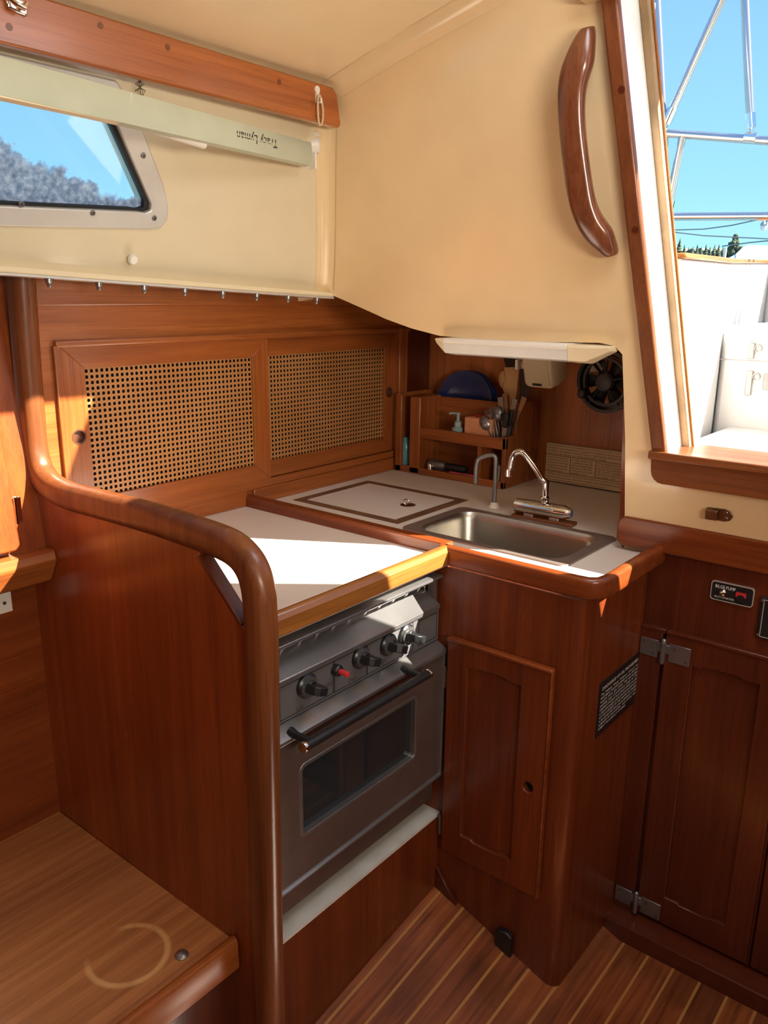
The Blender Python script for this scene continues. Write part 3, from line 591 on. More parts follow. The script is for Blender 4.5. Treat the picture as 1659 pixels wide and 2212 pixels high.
# ------------------------------------------------------------------ sink cabinet
cb = thing('sink_cabinet', (1.5, .75, 0), 'mahogany sink cabinet with rounded corner and a panelled door beside the stove', 'cabinet')
mb = MB(); ol = [(1.350, 1.56), (1.350, .625)]+[(1.350+.03*(1-math.cos(a)), .625-.03*math.sin(a)) for a in [PI/2*i/8 for i in range(1, 9)]]+[(1.660, .595), (1.660, .610), (1.390, .610), (1.374, .618), (1.366, .635), (1.366, 1.56)]
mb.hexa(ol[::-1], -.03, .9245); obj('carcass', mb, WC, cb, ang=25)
def panel_door(parent, y0, y1, z0, z1, X, inset, holeat=None, hr=.012, rails=(.075, .06), mats=(W, W), th=.017, scal=True, name='door'):
    """frame-and-panel door facing -X; y0<y1"""
    iy0, iy1, iz0, iz1 = y0+inset[0], y1-inset[1], z0+rails[1], z1-rails[0]
    top = [(iy1, iz1), (lerp(iy1, iy0, .14), iz1-.001), (lerp(iy1, iy0, .21), iz1+.004), (lerp(iy1, iy0, .5), iz1+.005), (lerp(iy1, iy0, .72), iz1+.004), (lerp(iy1, iy0, .78), iz1-.001), (iy0, iz1)]
    bott = [(iy0, iz0), (lerp(iy1, iy0, .78), iz0+.001), (lerp(iy1, iy0, .72), iz0-.004), (lerp(iy1, iy0, .5), iz0-.0045), (lerp(iy1, iy0, .25), iz0-.004), (lerp(iy1, iy0, .2), iz0+.001), (iy1, iz0)]
    hs = [top+bott]
    if holeat: hs.append([(holeat[0]+hr*math.cos(2*PI*i/20), holeat[1]+hr*math.sin(2*PI*i/20)) for i in range(20)])
    mb = MB(); mb.plate([(y0, z0), (y1, z0), (y1, z1), (y0, z1)], hs, lambda a, b, d: V((X+d, a, b)), th)
    fr = obj(name, mb, mats[0]['Z'], parent, bevel=.0022)
    mb = MB(); mb.box(X+.009, X+.014, iy0-.01, iy1+.01, iz0-.012, iz1+.012); obj('door_panel', mb, mats[1]['Z'], fr)
    mb = MB(); mb.box(X-.004, X+.012, y0-.003, y1+.0, z1-.003, z1+.005); mb.box(X-.002, X+.012, y0-.004, y0+.001, z0, z1+.003); obj('door_bead', mb, mats[0]['Y'], fr, bevel=.002)
    for s_ in (0, 1): pass
    if holeat:
        mb = MB(); mb.lathe([(hr*.98, 0), (hr*.98, .0005), (0, .0005)], (X+th-.002, holeat[0], holeat[1]), (1, 0, 0), 20); obj('finger_hole', mb, hole, fr)
    return fr
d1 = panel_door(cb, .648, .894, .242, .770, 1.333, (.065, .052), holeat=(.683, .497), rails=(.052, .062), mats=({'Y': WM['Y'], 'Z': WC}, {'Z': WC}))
for z_ in (.673, .30):
    mb = MB(); mb.tube([(1.338, .903, z_-.022), (1.338, .903, z_+.022)], .0035, 10); mb.lathe([(.0048, 0), (.004, .004), (0, .006)], (1.338, .903, z_+.022), (0, 0, 1), 10); mb.box(1.338, 1.35, .896, .910, z_-.02, z_+.02); obj('hinge', mb, steelD, d1)
# seam down the side panel, black vent at the foot
mb = MB(); mb.box(1.3485, 1.35, .690, .742, .055, .108); v_ = tag(obj('vent_box', MB().plate([(.700, .048), (.740, .052), (.742, .100), (.735, .110), (.712, .112), (.700, .104)], [], lambda a, b, d: V((1.334+d, a, b)), .016), blackpl, bevel=.003), 'small black plastic vent cap on the foot of the sink cabinet', 'vent')
mb = MB(); mb.prism([(1.338, .915, .12), (1.338, .915, .185), (1.338, .906, .182), (1.338, .846, .100), (1.338, .850, .085)], (.011, 0, 0)); tag(obj('corner_filler', mb, WD['Y'], bevel=.001), 'small triangular wood filler in floor corner beside the stove plinth', 'wood filler')
# oil placard on the side of the cabinet
A_, B_, C_ = px(1284, 1597, 'Y', .594), px(1296, 1478, 'Y', .594), px(1380, 1412, 'Y', .594)
x0, x1, z0, z1 = A_.x+.004, C_.x+.003, A_.z, B_.z
pl = thing('oil_placard', ((x0+x1)/2, .594, z0), 'black oil discharge placard with white lettering on cabinet side', 'sign')
mb = MB(); mb.box(x0, x1, .5925, .595, z0, z1); obj('plate', mb, blackpl, pl)
wd = x1-x0; hh = z1-z0
text('heading', 'DISCHARGE OF OIL PROHIBITED', .0105, (x0+.010, .5925, z1-.019), (1, 0, 0), (0, 0, 1), txtw, pl, width=wd-.02)
for i, s_ in enumerate(('The  Federal  Water  Pollution  Control  Act', 'PROHIBITS THE DISCHARGE OF OIL OR OILY', 'WASTE  INTO  OR  UPON  THE  NAVIGABLE', 'WATERS  AND  CONTIGUOUS  ZONE  OF  THE', 'UNITED STATES IF SUCH DISCHARGE CAUSES', 'A FILM OR SHEEN UPON OR DISCOLORATION', 'OF THE SURFACE OF THE WATER OR CAUSES', 'A SLUDGE OR EMULSION BENEATH THE', 'SURFACE OF THE WATER.  VIOLATORS  ARE', 'SUBJECT TO A PENALTY OF $5000.')):
    text('lettering', s_, .0070, (x0+.006, .5925, z1-.0300-i*(hh-.040)/9.6), (1, 0, 0), (0, 0, 1), txtw, pl, width=(wd-.012)*(.72 if i == 9 else 1))
# ------------------------------------------------------------------ aft locker below the companionway
al = thing('aft_locker', (1.67, .3, 0), 'dark mahogany locker front below the companionway with one panelled door', 'locker')
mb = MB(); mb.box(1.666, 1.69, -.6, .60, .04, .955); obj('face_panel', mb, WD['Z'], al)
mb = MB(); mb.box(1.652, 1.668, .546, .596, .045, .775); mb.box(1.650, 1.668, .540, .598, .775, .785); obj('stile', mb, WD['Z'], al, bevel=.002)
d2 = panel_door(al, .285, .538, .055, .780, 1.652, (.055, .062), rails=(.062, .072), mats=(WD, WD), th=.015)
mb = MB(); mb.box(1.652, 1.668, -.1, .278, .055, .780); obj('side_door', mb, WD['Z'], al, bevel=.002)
def hinge(y_, z_, parent):
    mb = MB(); mb.box(1.6495, 1.652, y_+.012, y_+.052, z_-.020, z_+.020); mb.box(1.6495, 1.652, y_-.058, y_-.012, z_-.022, z_+.020)
    mb.tube([(1.647, y_, z_-.026), (1.647, y_, z_+.022)], .0062, 12); mb.sphere((1.647, y_, z_+.024), .0062); mb.sphere((1.647, y_, z_-.026), .0055)
    mb.box(1.647, 1.652, y_-.013, y_+.013, z_-.004, z_+.016)
    h = obj('hinge', mb, steel, parent, bevel=.0008)
    for a_, b_ in ((.044, .011), (.022, -.012), (-.024, .010), (-.050, -.014)):
        mb = MB(); mb.lathe([(.0036, 0), (.0036, .0008), (.002, .001)], (1.6495, y_+a_, z_+b_), (-1, 0, 0), 12); obj('screw', mb, steelD, h)
hinge(.540, .736, d2); hinge(.540, .083, d2)
# switch panels
bp_ = thing('bilge_pump_switch', (1.665, .42, .83), 'small black bilge pump switch plate with red switch on dark panel', 'switch')
A_, C_ = px(1539, 1250, 'X', 1.664), px(1625, 1317, 'X', 1.664)
y1, y0, z1, z0 = A_.y, C_.y, A_.z-.002, C_.z+.004
rr = lambda w_, h_, cy, cz: rrect(w_, h_, .006, 4, cy, cz)
mb = MB(); mb.plate(rr(y1-y0, z1-z0, (y0+y1)/2, (z0+z1)/2), [rr(y1-y0-.003, z1-z0-.003, (y0+y1)/2, (z0+z1)/2)], lambda a, b, d: V((1.661+d, a, b)), .006); obj('bezel', mb, alu, bp_)
mb = MB(); mb.plate(rr(y1-y0-.002, z1-z0-.002, (y0+y1)/2, (z0+z1)/2), [], lambda a, b, d: V((1.662+d, a, b)), .004); obj('plate', mb, blackpl, bp_)
text('lettering', 'BILGE PUMP', .010, (1.662, y1-.008, z1-.014), (0, -1, 0), (0, 0, 1), txtw, bp_, width=.040)
text('lettering', 'AUTOMATIC', .006, (1.662, y1-.008, z0+.006), (0, -1, 0), (0, 0, 1), txtw, bp_, width=.040)
mb = MB(); mb.box(1.659, 1.662, y0+.014, y0+.034, z1-.024, z1-.014); obj('indicator', mb, redpl, bp_)['label'] = 'red indicator light'
mb = MB(); mb.lathe([(.007, 0), (.007, .002), (.003, .005), (.0028, .012), (0, .013)], (1.662, y1-.024, (z0+z1)/2-.002), (-1, 0, .2), 16); obj('toggle', mb, chrome, bp_)
mb = MB(); mb.lathe([(.008, 0), (.008, .004), (0, .005)], (1.662, y0+.024, z0+.015), (-1, 0, 0), 16); obj('dial', mb, blackpl, bp_)
mb = MB(); mb.box(1.658, 1.666, .22, .362, .815, .905); ep = tag(obj('breaker_panel', mb, blackpl, bevel=.003), 'black switch panel cut off by the right edge of the photo', 'switch panel')
mb = MB(); mb.plate([(.355, .82), (.355, .90), (.225, .90), (.225, .82)], [[(.3535, .8215), (.3535, .8985), (.23, .8985), (.23, .8215)]], lambda a, b, d: V((1.6572+d, a, b)), .001); obj('outline', mb, alu, ep)
for q in (.824, .898):
    mb = MB(); mb.lathe([(.003, 0), (.003, .0012), (0, .0014)], (1.6574, .357, q), (-1, 0, 0), 12); obj('screw', mb, steel, ep)
# strap eye on moulding
p = pB(1556, 1111, -.001); bz = V((-.27, 0, 1)).normalized(); by = V((0, 1, 0)); nb = V((-1, 0, -.27)).normalized()
se = thing('strap_plate', p, 'dark metal catch plate screwed to the cream moulding under the sill', 'catch')
mb = MB(); mb.prism([p+by*a_+bz*b_ for a_, b_ in ((.026, .012), (-.010, .014), (-.020, .010), (-.025, .0), (-.020, -.010), (-.010, -.014), (.026, -.014))], nb*.0025); obj('plate', mb, bronze, se, bevel=.0008)
mb = MB(); mb.obox(p+by*.015+nb*.006, by*.012, bz*.011, nb*.005); obj('keeper', mb, bronze, se, bevel=.002)
for b_ in (.006, -.006): screw(p+by*-.012+bz*b_+nb*.002, nb, .0035, se)
# ------------------------------------------------------------------ cane fronted locker on the hull side
def canemat():
    m_, t, b = newmat('cane_webbing'); out = t.nodes['Material Output']; g = N(t, 'ShaderNodeTexCoord'); s_ = N(t, 'ShaderNodeSeparateXYZ'); t.links.new(g.outputs['Object'], s_.inputs[0])
    def fr(src, add=0.0):
        a = N(t, 'ShaderNodeMath', operation='MULTIPLY_ADD'); t.links.new(src, a.inputs[0]); a.inputs[1].default_value = 1/.0122; a.inputs[2].default_value = 50+add
        f = N(t, 'ShaderNodeMath', operation='FRACT'); t.links.new(a.outputs[0], f.inputs[0])
        c = N(t, 'ShaderNodeMath', operation='SUBTRACT'); t.links.new(f.outputs[0], c.inputs[0]); c.inputs[1].default_value = .5; return c.outputs[0]
    u, v = fr(s_.outputs[0]), fr(s_.outputs[2])
    cv = N(t, 'ShaderNodeCombineXYZ'); t.links.new(u, cv.inputs[0]); t.links.new(v, cv.inputs[1])
    L = N(t, 'ShaderNodeVectorMath', operation='LENGTH'); t.links.new(cv.outputs[0], L.inputs[0])
    h = ramp(t, L.outputs['Value'], [(.31, (1, 1, 1)), (.34, (0, 0, 0))])
    # small corner holes between the strands
    u2, v2 = fr(s_.outputs[0], .5), fr(s_.outputs[2], .5)
    au = N(t, 'ShaderNodeMath', operation='ABSOLUTE'); t.links.new(u2, au.inputs[0]); av = N(t, 'ShaderNodeMath', operation='ABSOLUTE'); t.links.new(v2, av.inputs[0])
    sm = N(t, 'ShaderNodeMath', operation='ADD'); t.links.new(au.outputs[0], sm.inputs[0]); t.links.new(av.outputs[0], sm.inputs[1])
    dk = ramp(t, sm.outputs[0], [(.03, (.35, .3, .25)), (.07, (1, 1, 1)), (.15, (.8, .75, .7)), (.22, (1, 1, 1))])
    st_ = ramp(t, au.outputs[0], [(.0, (.7, .65, .6)), (.05, (1, 1, 1)), (.16, (1, 1, 1)), (.2, (.75, .7, .65)), (.25, (1, 1, 1))])
    st2 = ramp(t, av.outputs[0], [(.0, (.7, .65, .6)), (.05, (1, 1, 1)), (.16, (1, 1, 1)), (.2, (.75, .7, .65)), (.25, (1, 1, 1))])
    no = N(t, 'ShaderNodeTexNoise', Scale=6.0, Detail=3.0); t.links.new(g.outputs['Object'], no.inputs['Vector'])
    c = ramp(t, no.outputs[0], [(.3, (.40, .170, .050)), (.7, (.50, .235, .082))]).outputs[0]
    for r in (dk, st_, st2): c = mixc(t, c, r.outputs[0], 1.0, 'MULTIPLY')
    t.links.new(c, b.inputs['Base Color']); b.inputs['Roughness'].default_value = .45
    tr = N(t, 'ShaderNodeBsdfTransparent'); mx = N(t, 'ShaderNodeMixShader'); t.links.new(h.outputs[0], mx.inputs[0]); t.links.new(b.outputs[0], mx.inputs[1]); t.links.new(tr.outputs[0], mx.inputs[2]); t.links.new(mx.outputs[0], out.inputs[0])
    return m_
cane = canemat()
hl = thing('hull_locker', (1.43, 1.57, .95), 'long mahogany hull-side locker front above the counters, its two sliding doors filled with cane', 'locker')
mb = MB(); mb.plate([(.826, .94), (2.158, .94), (2.158, 1.53), (.826, 1.53)], [[(.875, 1.006), (2.0, 1.006), (2.0, 1.372), (.875, 1.372)]], lambda a, b, d: V((a, 1.560+d, b)), .014); obj('face_board', mb, W['X'], hl)
mb = MB(); mb.box(.84, 2.05, 1.553, 1.577, .985, 1.006); obj('lower_track', mb, W['X'], hl, bevel=.003)
mb = MB(); mb.box(.866, 2.045, 1.548, 1.566, 1.371, 1.386); obj('upper_track', mb, W['X'], hl, bevel=.004)
mb = MB(); mb.box(.829, 2.158, 1.552, 1.562, 1.452, 1.53); obj('upper_board', mb, W['X'], hl, bevel=.006)
mb = MB(); mb.box(.862, .878, 1.550, 1.575, .990, 1.375); obj('end_post', mb, LZ, hl, bevel=.002)
mb = MB(); mb.box(1.988, 2.030, 1.545, 1.577, .985, 1.385); obj('end_post', mb, LZ, hl, bevel=.003)
mb = MB(); mb.box(2.03, 2.158, 1.555, 1.577, .94, 1.5); obj('end_panel', mb, WD['Z'], hl)
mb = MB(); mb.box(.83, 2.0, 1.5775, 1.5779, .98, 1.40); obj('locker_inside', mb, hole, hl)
def cane_door(x0, x1, Y, pull, lab):
    dr_ = thing('cane_door', ((x0+x1)/2, Y, 1.006), lab, 'cabinet door', 'sliding cane doors')
    z0, z1 = 1.004, 1.373; a, b = x0+(.052 if pull < 0 else .026), x1-(.050 if pull > 0 else .055)
    c0, c1 = z0+.046, z1-.046; th = .012
    def mit(o, i, axn):
        mb = MB(); mb.prism([(q[0], Y, q[1]) for q in (o[0], o[1], i[1], i[0])], (0, th, 0)); return mb
    O = [(x0, z0), (x1, z0), (x1, z1), (x0, z1)]; I = [(a, c0), (b, c0), (b, c1), (a, c1)]
    px_ = (x0+.026, 1.186) if pull < 0 else (x1-.026, 1.190)
    for k, axn in enumerate('XZXZ'):
        o_, i_ = (O[k], O[(k+1) % 4]), (I[k], I[(k+1) % 4])
        if (k == 3 and pull < 0) or (k == 1 and pull > 0):
            hr = .0138; mb = MB(); mb.plate([o_[0], o_[1], i_[1], i_[0]], [[(px_[0]+hr*math.cos(2*PI*j/20), px_[1]+hr*math.sin(2*PI*j/20)) for j in range(20)]], lambda u, v, d: V((u, Y+d, v)), th)
        else: mb = mit(o_, i_, axn)
        obj('frame_rail' if axn == 'X' else 'frame_stile', mb, W['X'] if axn == 'X' else LZ, dr_, bevel=.0012)
    mb = MB(); mb.lathe([(.0122, .000), (.0122, .009), (0, .009)], (px_[0], Y+.001, px_[1]), (0, 1, 0), 24); mb = MB(); mb.lathe([(.0150, -.0006), (.0150, .001), (.0118, .001), (.0112, .010), (0, .010)][1:], (px_[0], Y, px_[1]), (0, 1, 0), 24)
    mb = MB(); n_ = 24; vs = []
    for r, h in ((.0165, -.0008), (.0135, -.0008), (.0128, .009), (.0002, .0095)): vs += [V((px_[0]+r*math.cos(2*PI*j/n_), Y+h, px_[1]+r*math.sin(2*PI*j/n_))) for j in range(n_)]
    mb.add(vs, [(k*n_+j, k*n_+(j+1) % n_, (k+1)*n_+(j+1) % n_, (k+1)*n_+j) for k in range(3) for j in range(n_)]); obj('finger_pull', mb, plain('brown_cup', (.10, .035, .018), rough=.3), dr_)
    mb = MB(); mb.box(a-.004, b+.004, Y+.005, Y+.0062, c0-.004, c1+.004); obj('cane_panel', mb, cane, dr_, smooth_=False)
    mb = MB(); mb.box(b-.001 if pull < 0 else b-.001, b+.0035, Y-.0015, Y+.004, c0+.03, c1-.03); obj('retaining_strip', mb, WF['Z'], dr_)
cane_door(.876, 1.446, 1.552, -1, 'front sliding cane door nearest the partition, finger pull on its left stile')
cane_door(1.430, 1.990, 1.566, 1, 'rear sliding cane door beside the dish rack, finger pull on its right stile')
# ------------------------------------------------------------------ dish rack
RX, RB = 1.968, 2.156
def rz(x_, y_, X=RX): return px(x_, y_, 'X', X)
rk = thing('dish_rack', (2.08, 1.36, CT), 'wooden galley rack on the counter holding plates, cutlery and sponge', 'dish rack')
yl, yr = rz(847, 900).y, rz(1093, 960).y
yl = min(yl, 1.543); ztop = rz(848, 848).z; zl1 = rz(1000, 935).z; zl0 = zl1-.034; zb = CT+.001; zo = zb+.020
yd1, yd2 = rz(885, 900).y, rz(907, 900).y; ym = 2.078
mb = MB(); mb.prism([(RX, yl, zb), (RB, yl, zb), (RB, yl, ztop), (RX+.05, yl, ztop), (RX, yl, ztop)], (0, -.014, 0)); mb.box(RX, RX+.012, rz(867, 900).y, yl, zb, ztop-.004); obj('left_side', mb, LZ, rk, bevel=.002)
mb = MB(); mb.box(RX, ym, yd2, yd1, zb, ztop-.006); obj('divider', mb, LZ, rk, bevel=.003)
mb = MB(); mb.prism([(RX, yr, zb), (RB, yr, zb), (RB, yr, ztop-.002), (RX+.06, yr, ztop-.002), (RX+.054, yr, zl1+.004), (RX, yr, zl1)], (0, .013, 0)); obj('right_side', mb, LZ, rk, bevel=.002)
mb = MB(); mb.box(RX, RX+.011, yr, yd2, zl0, zl1); obj('shelf_lip', mb, W['Y'], rk, bevel=.002)
mb = MB(); mb.box(RX+.005, ym, yr+.01, yd2, zl0+.008, zl0+.016); obj('shelf', mb, W['Y'], rk)
mb = MB(); mb.box(RX, RX+.011, yr, yl, zb, zo); obj('bottom_rail', mb, W['Y'], rk, bevel=.002)
mb = MB(); mb.box(RX+.01, RB, yr+.01, yl-.01, zb, zb+.01); obj('base', mb, W['Y'], rk)
mb = MB(); mb.box(ym, ym+.010, yr+.01, yl-.01, zb, ztop-.012); obj('back_board', mb, W['Y'], rk, bevel=.002)
mb = MB(); a_, b_ = rz(1031, 980).y, rz(1040, 980).y; mb.box(RX+.001, ym, b_, a_, zb, zl0+.01); obj('lower_divider', mb, LZ, rk)
# blue plates standing in the rear slot
c = px(1010, 862, 'X', 2.125); PR = .105
pc = None
def plate_mb(c, R):
    mb = MB(); mb.lathe([(0, .002), (R*.55, .002), (R*.62, .005), (R, .013), (R*.99, .016), (R*.60, .009), (R*.52, .005), (0, .005)], c, V((-1, .0, .10)), 40); return mb
for i, (dx, lab) in enumerate(((0, 'frontmost blue stoneware plate standing in the rack slot'), (.009, 'blue plate standing just behind the frontmost plate in the rack'), (.018, 'rearmost blue plate in the rack, against the wall'))):
    cc = V((2.118+dx, c.y-.004*i, max(zb+.012+PR, px(1010, 801, 'X', 2.11).z-PR)))
    if i == 0: pc = tag(obj('plate', plate_mb(cc, PR), blueplate), lab, 'plate', 'blue plates in the dish rack'); cf = cc
    else:
        q = dup(pc, cc-cf, lab)
# soap bottle with pump
def soap(cc, h, mat, lab, pump=True, name='soap_bottle'):
    t_ = thing(name, cc, lab, 'bottle')
    mb = MB(); mb.lathe([(.0, 0), (.016, 0), (.018, .004), (.018, h*.75), (.012, h*.9), (.0095, h)], cc, (0, 0, 1), 20); obj('bottle_body', mb, mat, t_)
    if pump:
        t0 = V(cc)+V((0, 0, h)); mb = MB(); mb.lathe([(.011, 0), (.011, .013), (.005, .016), (.0045, .034), (.006, .034), (.006, .040), (0, .041)], t0, (0, 0, 1), 16)
        mb.tube([t0+V((0, 0, .037)), t0+V((-.004, .022, .037)), t0+V((-.005, .028, .034))], .0032, 8); obj('pump', mb, soapm, t_)
    return t_
sh = zl0+.016
p = px(989, 922, 'X', RX+.035); soap((p.x, p.y, sh), .030, soapm, 'small pump soap bottle on the rack shelf left of the sponge')
p = px(877, 950, 'X', RX+.03); soap((p.x, p.y, zb+.01), .095, plain('teal_bottle', (.10, .28, .30), rough=.2), 'teal bottle half hidden in the narrow left slot of the rack', False, 'slim_bottle')
# sponge + red scrubber
a, b = px(1003, 925, 'X', RX+.022), px(1062, 925, 'X', RX+.022)
mb = MB(); mb.box(RX+.020, RX+.050, b.y, a.y, sh, px(1030, 903, 'X', RX+.022).z); s_ = tag(obj('sponge', mb, sponge, bevel=.004, seg=3), 'orange kitchen sponge standing on the rack shelf', 'sponge')
mb = MB(); mb.box(RX+.052, RX+.066, b.y+.004, a.y-.012, sh, px(1030, 897, 'X', RX+.05).z); tag(obj('scrubber', mb, redpl, bevel=.003), 'red scrub pad just showing behind the orange sponge', 'scrubber')
# cutlery standing in the front right
def utensil(kind, base, top, lab, matb, mathd, group=None):
    base, top = V(base), V(top); d = (top-base).normalized(); side = d.cross(V((-1, 0, 0))).normalized(); L = (top-base).length
    t_ = thing(kind, base, lab, kind.replace('_', ' '), group)
    nrm = side.cross(d)
    hd = .42
    def bar(a, b, w0, w1, th):
        mb = MB(); A_, B_ = base+d*L*a, base+d*L*b; vs = []
        for P_, w_ in ((A_, w0), (B_, w1)):
            for u, v in ((-1, -1), (1, -1), (1, 1), (-1, 1)): vs.append(P_+side*w_*u+nrm*th*v)
        mb.add(vs, [(3, 2, 1, 0), (4, 5, 6, 7), (0, 1, 5, 4), (1, 2, 6, 5), (2, 3, 7, 6), (3, 0, 4, 7)]); return mb
    if kind == 'spoon' or kind == 'wooden_spoon' or kind == 'ladle':
        rw = {'spoon': .016, 'wooden_spoon': .019, 'ladle': .024}[kind]
        obj('handle', bar(0, .78, .0035, .0028, .0015), mathd, t_, bevel=.0008)
        mb = MB(); n_ = 20; vs = []; cc = base+d*L*.86
        for k, (s_, dep) in enumerate(((1.0, 0), (.8, .004), (.45, .007), (.02, .008))):
            for i in range(n_):
                an = 2*PI*i/n_; vs.append(cc+side*rw*s_*math.cos(an)+d*rw*1.35*s_*math.sin(an)+nrm*dep)
        mb.add(vs, [(k*n_+i, k*n_+(i+1) % n_, (k+1)*n_+(i+1) % n_, (k+1)*n_+i) for k in range(3) for i in range(n_)]); vs2 = [v+nrm*.0015 for v in vs]
        mb.add(vs2, [(k*n_+i, (k+1)*n_+i, (k+1)*n_+(i+1) % n_, k*n_+(i+1) % n_) for k in range(3) for i in range(n_)])
        obj('bowl', mb, matb, t_)
    elif kind == 'fork':
        obj('handle', bar(0, .72, .0035, .0028, .0012), mathd, t_, bevel=.0008)
        mb = bar(.70, .86, .0035, .0115, .001)
        for k in range(4):
            o_ = side*(-.0098+.0065*k); A_ = base+d*L*.85+o_; mb.tube([A_, A_+d*L*.17], .0014, 6)
        obj('tines', mb, matb, t_)
    elif kind == 'knife':
        obj('handle', bar(.52, 1.0, .0075, .0088, .0055), mathd, t_, bevel=.003)
        obj('blade', bar(0, .53, .0055, .0075, .0008), matb, t_)
        mb = MB()
        for k in (.62, .76, .9): mb.lathe([(.002, 0), (.002, .0005), (0, .0006)], base+d*L*k-nrm*.0056, -nrm, 10)
        obj('rivets', mb, steel, t_)
    elif kind == 'butter_knife':
        obj('handle', bar(0, .5, .004, .004, .0015), mathd, t_, bevel=.0008); obj('blade', bar(.5, 1, .0045, .009, .0008), matb, t_, bevel=.0006)
    elif kind == 'spatula':
        obj('handle', bar(0, .55, .006, .005, .003), mathd, t_, bevel=.0015); obj('blade', bar(.53, 1, .008, .026, .0018), matb, t_, bevel=.001)
    elif kind == 'chopstick': obj('shaft', bar(0, 1, .003, .0035, .003), mathd, t_)
    return t_
B0 = lambda y_, x_=RX+.035: V((x_, y_, sh))
def U(kind, bx, tx, ty, X, lab, mb_, mh, dxb=0):
    b = px(bx, 942, 'X', X); t = px(tx, ty, 'X', X); return utensil(kind, (X+dxb, max(b.y, yr+.022), sh), t, lab, mb_, mh)
U('spoon', 1068, 1044, 908, RX+.020, 'large steel spoon leaning out left of the cutlery', steel, steel)
U('fork', 1070, 1054, 886, RX+.028, 'steel fork leaning left between the spoon and knife', steel, steel)
U('fork', 1077, 1064, 880, RX+.034, 'steel fork just left of the black knife handle', steel, steel)
U('spoon', 1080, 1074, 886, RX+.040, 'small steel teaspoon tucked behind the forks', steel, steel)
U('knife', 1092, 1094, 893, RX+.018, 'kitchen knife with riveted black handle at front of cutlery', steel, blackpl)
U('knife', 1102, 1104, 886, RX+.032, 'second black handled knife just right of the front one', steel, blackpl)
U('butter_knife', 1090, 1080, 858, RX+.048, 'slim steel table knife standing tall left of the wooden spatula', steel, steel)
U('butter_knife', 1124, 1133, 858, RX+.048, 'reddish table knife at right end of the cutlery', bronze, bronze)
U('butter_knife', 1112, 1112, 862, RX+.044, 'steel table knife in the middle right of the cutlery', steel, steel)
U('butter_knife', 1098, 1090, 851, RX+.052, 'bronze coloured table knife behind black handles', bronze, bronze)
U('wooden_spoon', 1098, 1088, 800, 2.075, 'pale wooden spoon at left of the tall utensils', spoonwood, spoonwood)
U('wooden_spoon', 1112, 1096, 816, 2.070, 'second wooden spoon just below the tallest utensil', spoonwood, spoonwood)
U('spatula', 1112, 1106, 793, 2.062, 'flat wooden spatula beside the speaker', spoonwood, spoonwood)
U('spatula', 1128, 1141, 800, 2.06, 'large black spatula half hidden behind the speaker', blackpl, blackpl)
U('spatula', 1118, 1104, 768, 2.12, 'black square turner at back behind the wooden spoons', blackpl, blackpl)
# lower compartments
p = px(945, 975, 'X', RX+.03)
t_ = thing('flashlight', (RX+.03, p.y, zb+.012), 'dark handled torch with steel head lying in lower rack compartment', 'torch')
a, b = px(930, 976, 'X', RX+.03), px(1025, 985, 'X', RX+.03); z_ = zb+.030
mb = MB(); mb.lathe([(.014, 0), (.016, .01), (.016, .05), (.012, .06), (.012, .065)], (RX+.035, a.y+.006, z_), (0, -1, 0), 18); obj('head', mb, steel, t_)
mb = MB(); mb.lathe([(.012, .0), (.012, .07), (.010, .075), (0, .076)], (RX+.035, a.y-.056, z_), (0, -1, 0), 18); obj('grip', mb, blackpl, t_)
mb = MB(); mb.box(RX+.014, RX+.022, px(1028, 990, 'X', RX+.02).y, px(972, 985, 'X', RX+.02).y, zb+.010, zb+.022); tag(obj('peeler', mb, pinkpl, bevel=.005, seg=3), 'pink handled tool lying at front of the lower rack compartment', 'kitchen tool')
mb = MB(); mb.lathe([(.007, 0), (.009, .01), (.009, .02), (.006, .026), (0, .026)], (RX+.015, px(930, 980, 'X', RX+.015).y, zb+.010), (0, 0, 1), 16); tag(obj('bottle_stopper', mb, chrome), 'shiny metal stopper at left of the lower rack compartment', 'stopper')
for i, (x_, lab) in enumerate(((1070, 'leftmost upright paper packet in the small rack compartment'), (1077, 'middle upright paper packet in the small rack compartment'), (1084, 'rightmost upright paper packet in the small rack compartment'))):
    p = px(x_, 990, 'X', RX+.014); mb = MB(); mb.obox((RX+.03, p.y, zb+.036), (.014, .002, 0), (0, .0018, 0), (0, 0, .026-.001*i)); tag(obj('paper_packet', mb, card), lab, 'packet', 'packets in the rack')
# garbage placard on the recess back wall
gs_ = thing('garbage_placard', (2.155, .99, .945), 'tan garbage discharge placard with engraved text leaning on the back wall', 'sign')
y1, y0, z0, z1 = 1.111, .868, .948, 1.064
mb = MB(); mb.box(2.150, 2.161, y0, y1, z0, z1); obj('plate', mb, brass, gs_, bevel=.001)
mb = MB(); zz1, zz2 = z1-.036, z0+.030
for z_ in (zz1, zz2): mb.box(2.1493, 2.150, y0, y1, z_-.0006, z_+.0006)
for y_ in (y0+.083, y0+.163): mb.box(2.1493, 2.150, y_-.0006, y_+.0006, zz2, zz1)
mb.box(2.1495, 2.1502, y0, y1, z1-.001, z1+.0002); mb.box(2.1495, 2.1502, y0, y1, z0-.0002, z0+.001); obj('border_lines', mb, txtd, gs_)
def gt(lines, yy, zt, wd_, step=.0093, sz=.0085):
    for i, s_ in enumerate(lines): text('lettering', s_, sz, (2.150, yy, zt-i*step), (0, -1, 0), (0, 0, 1), txtd, gs_, width=wd_*(1 if i < len(lines)-1 else .8))
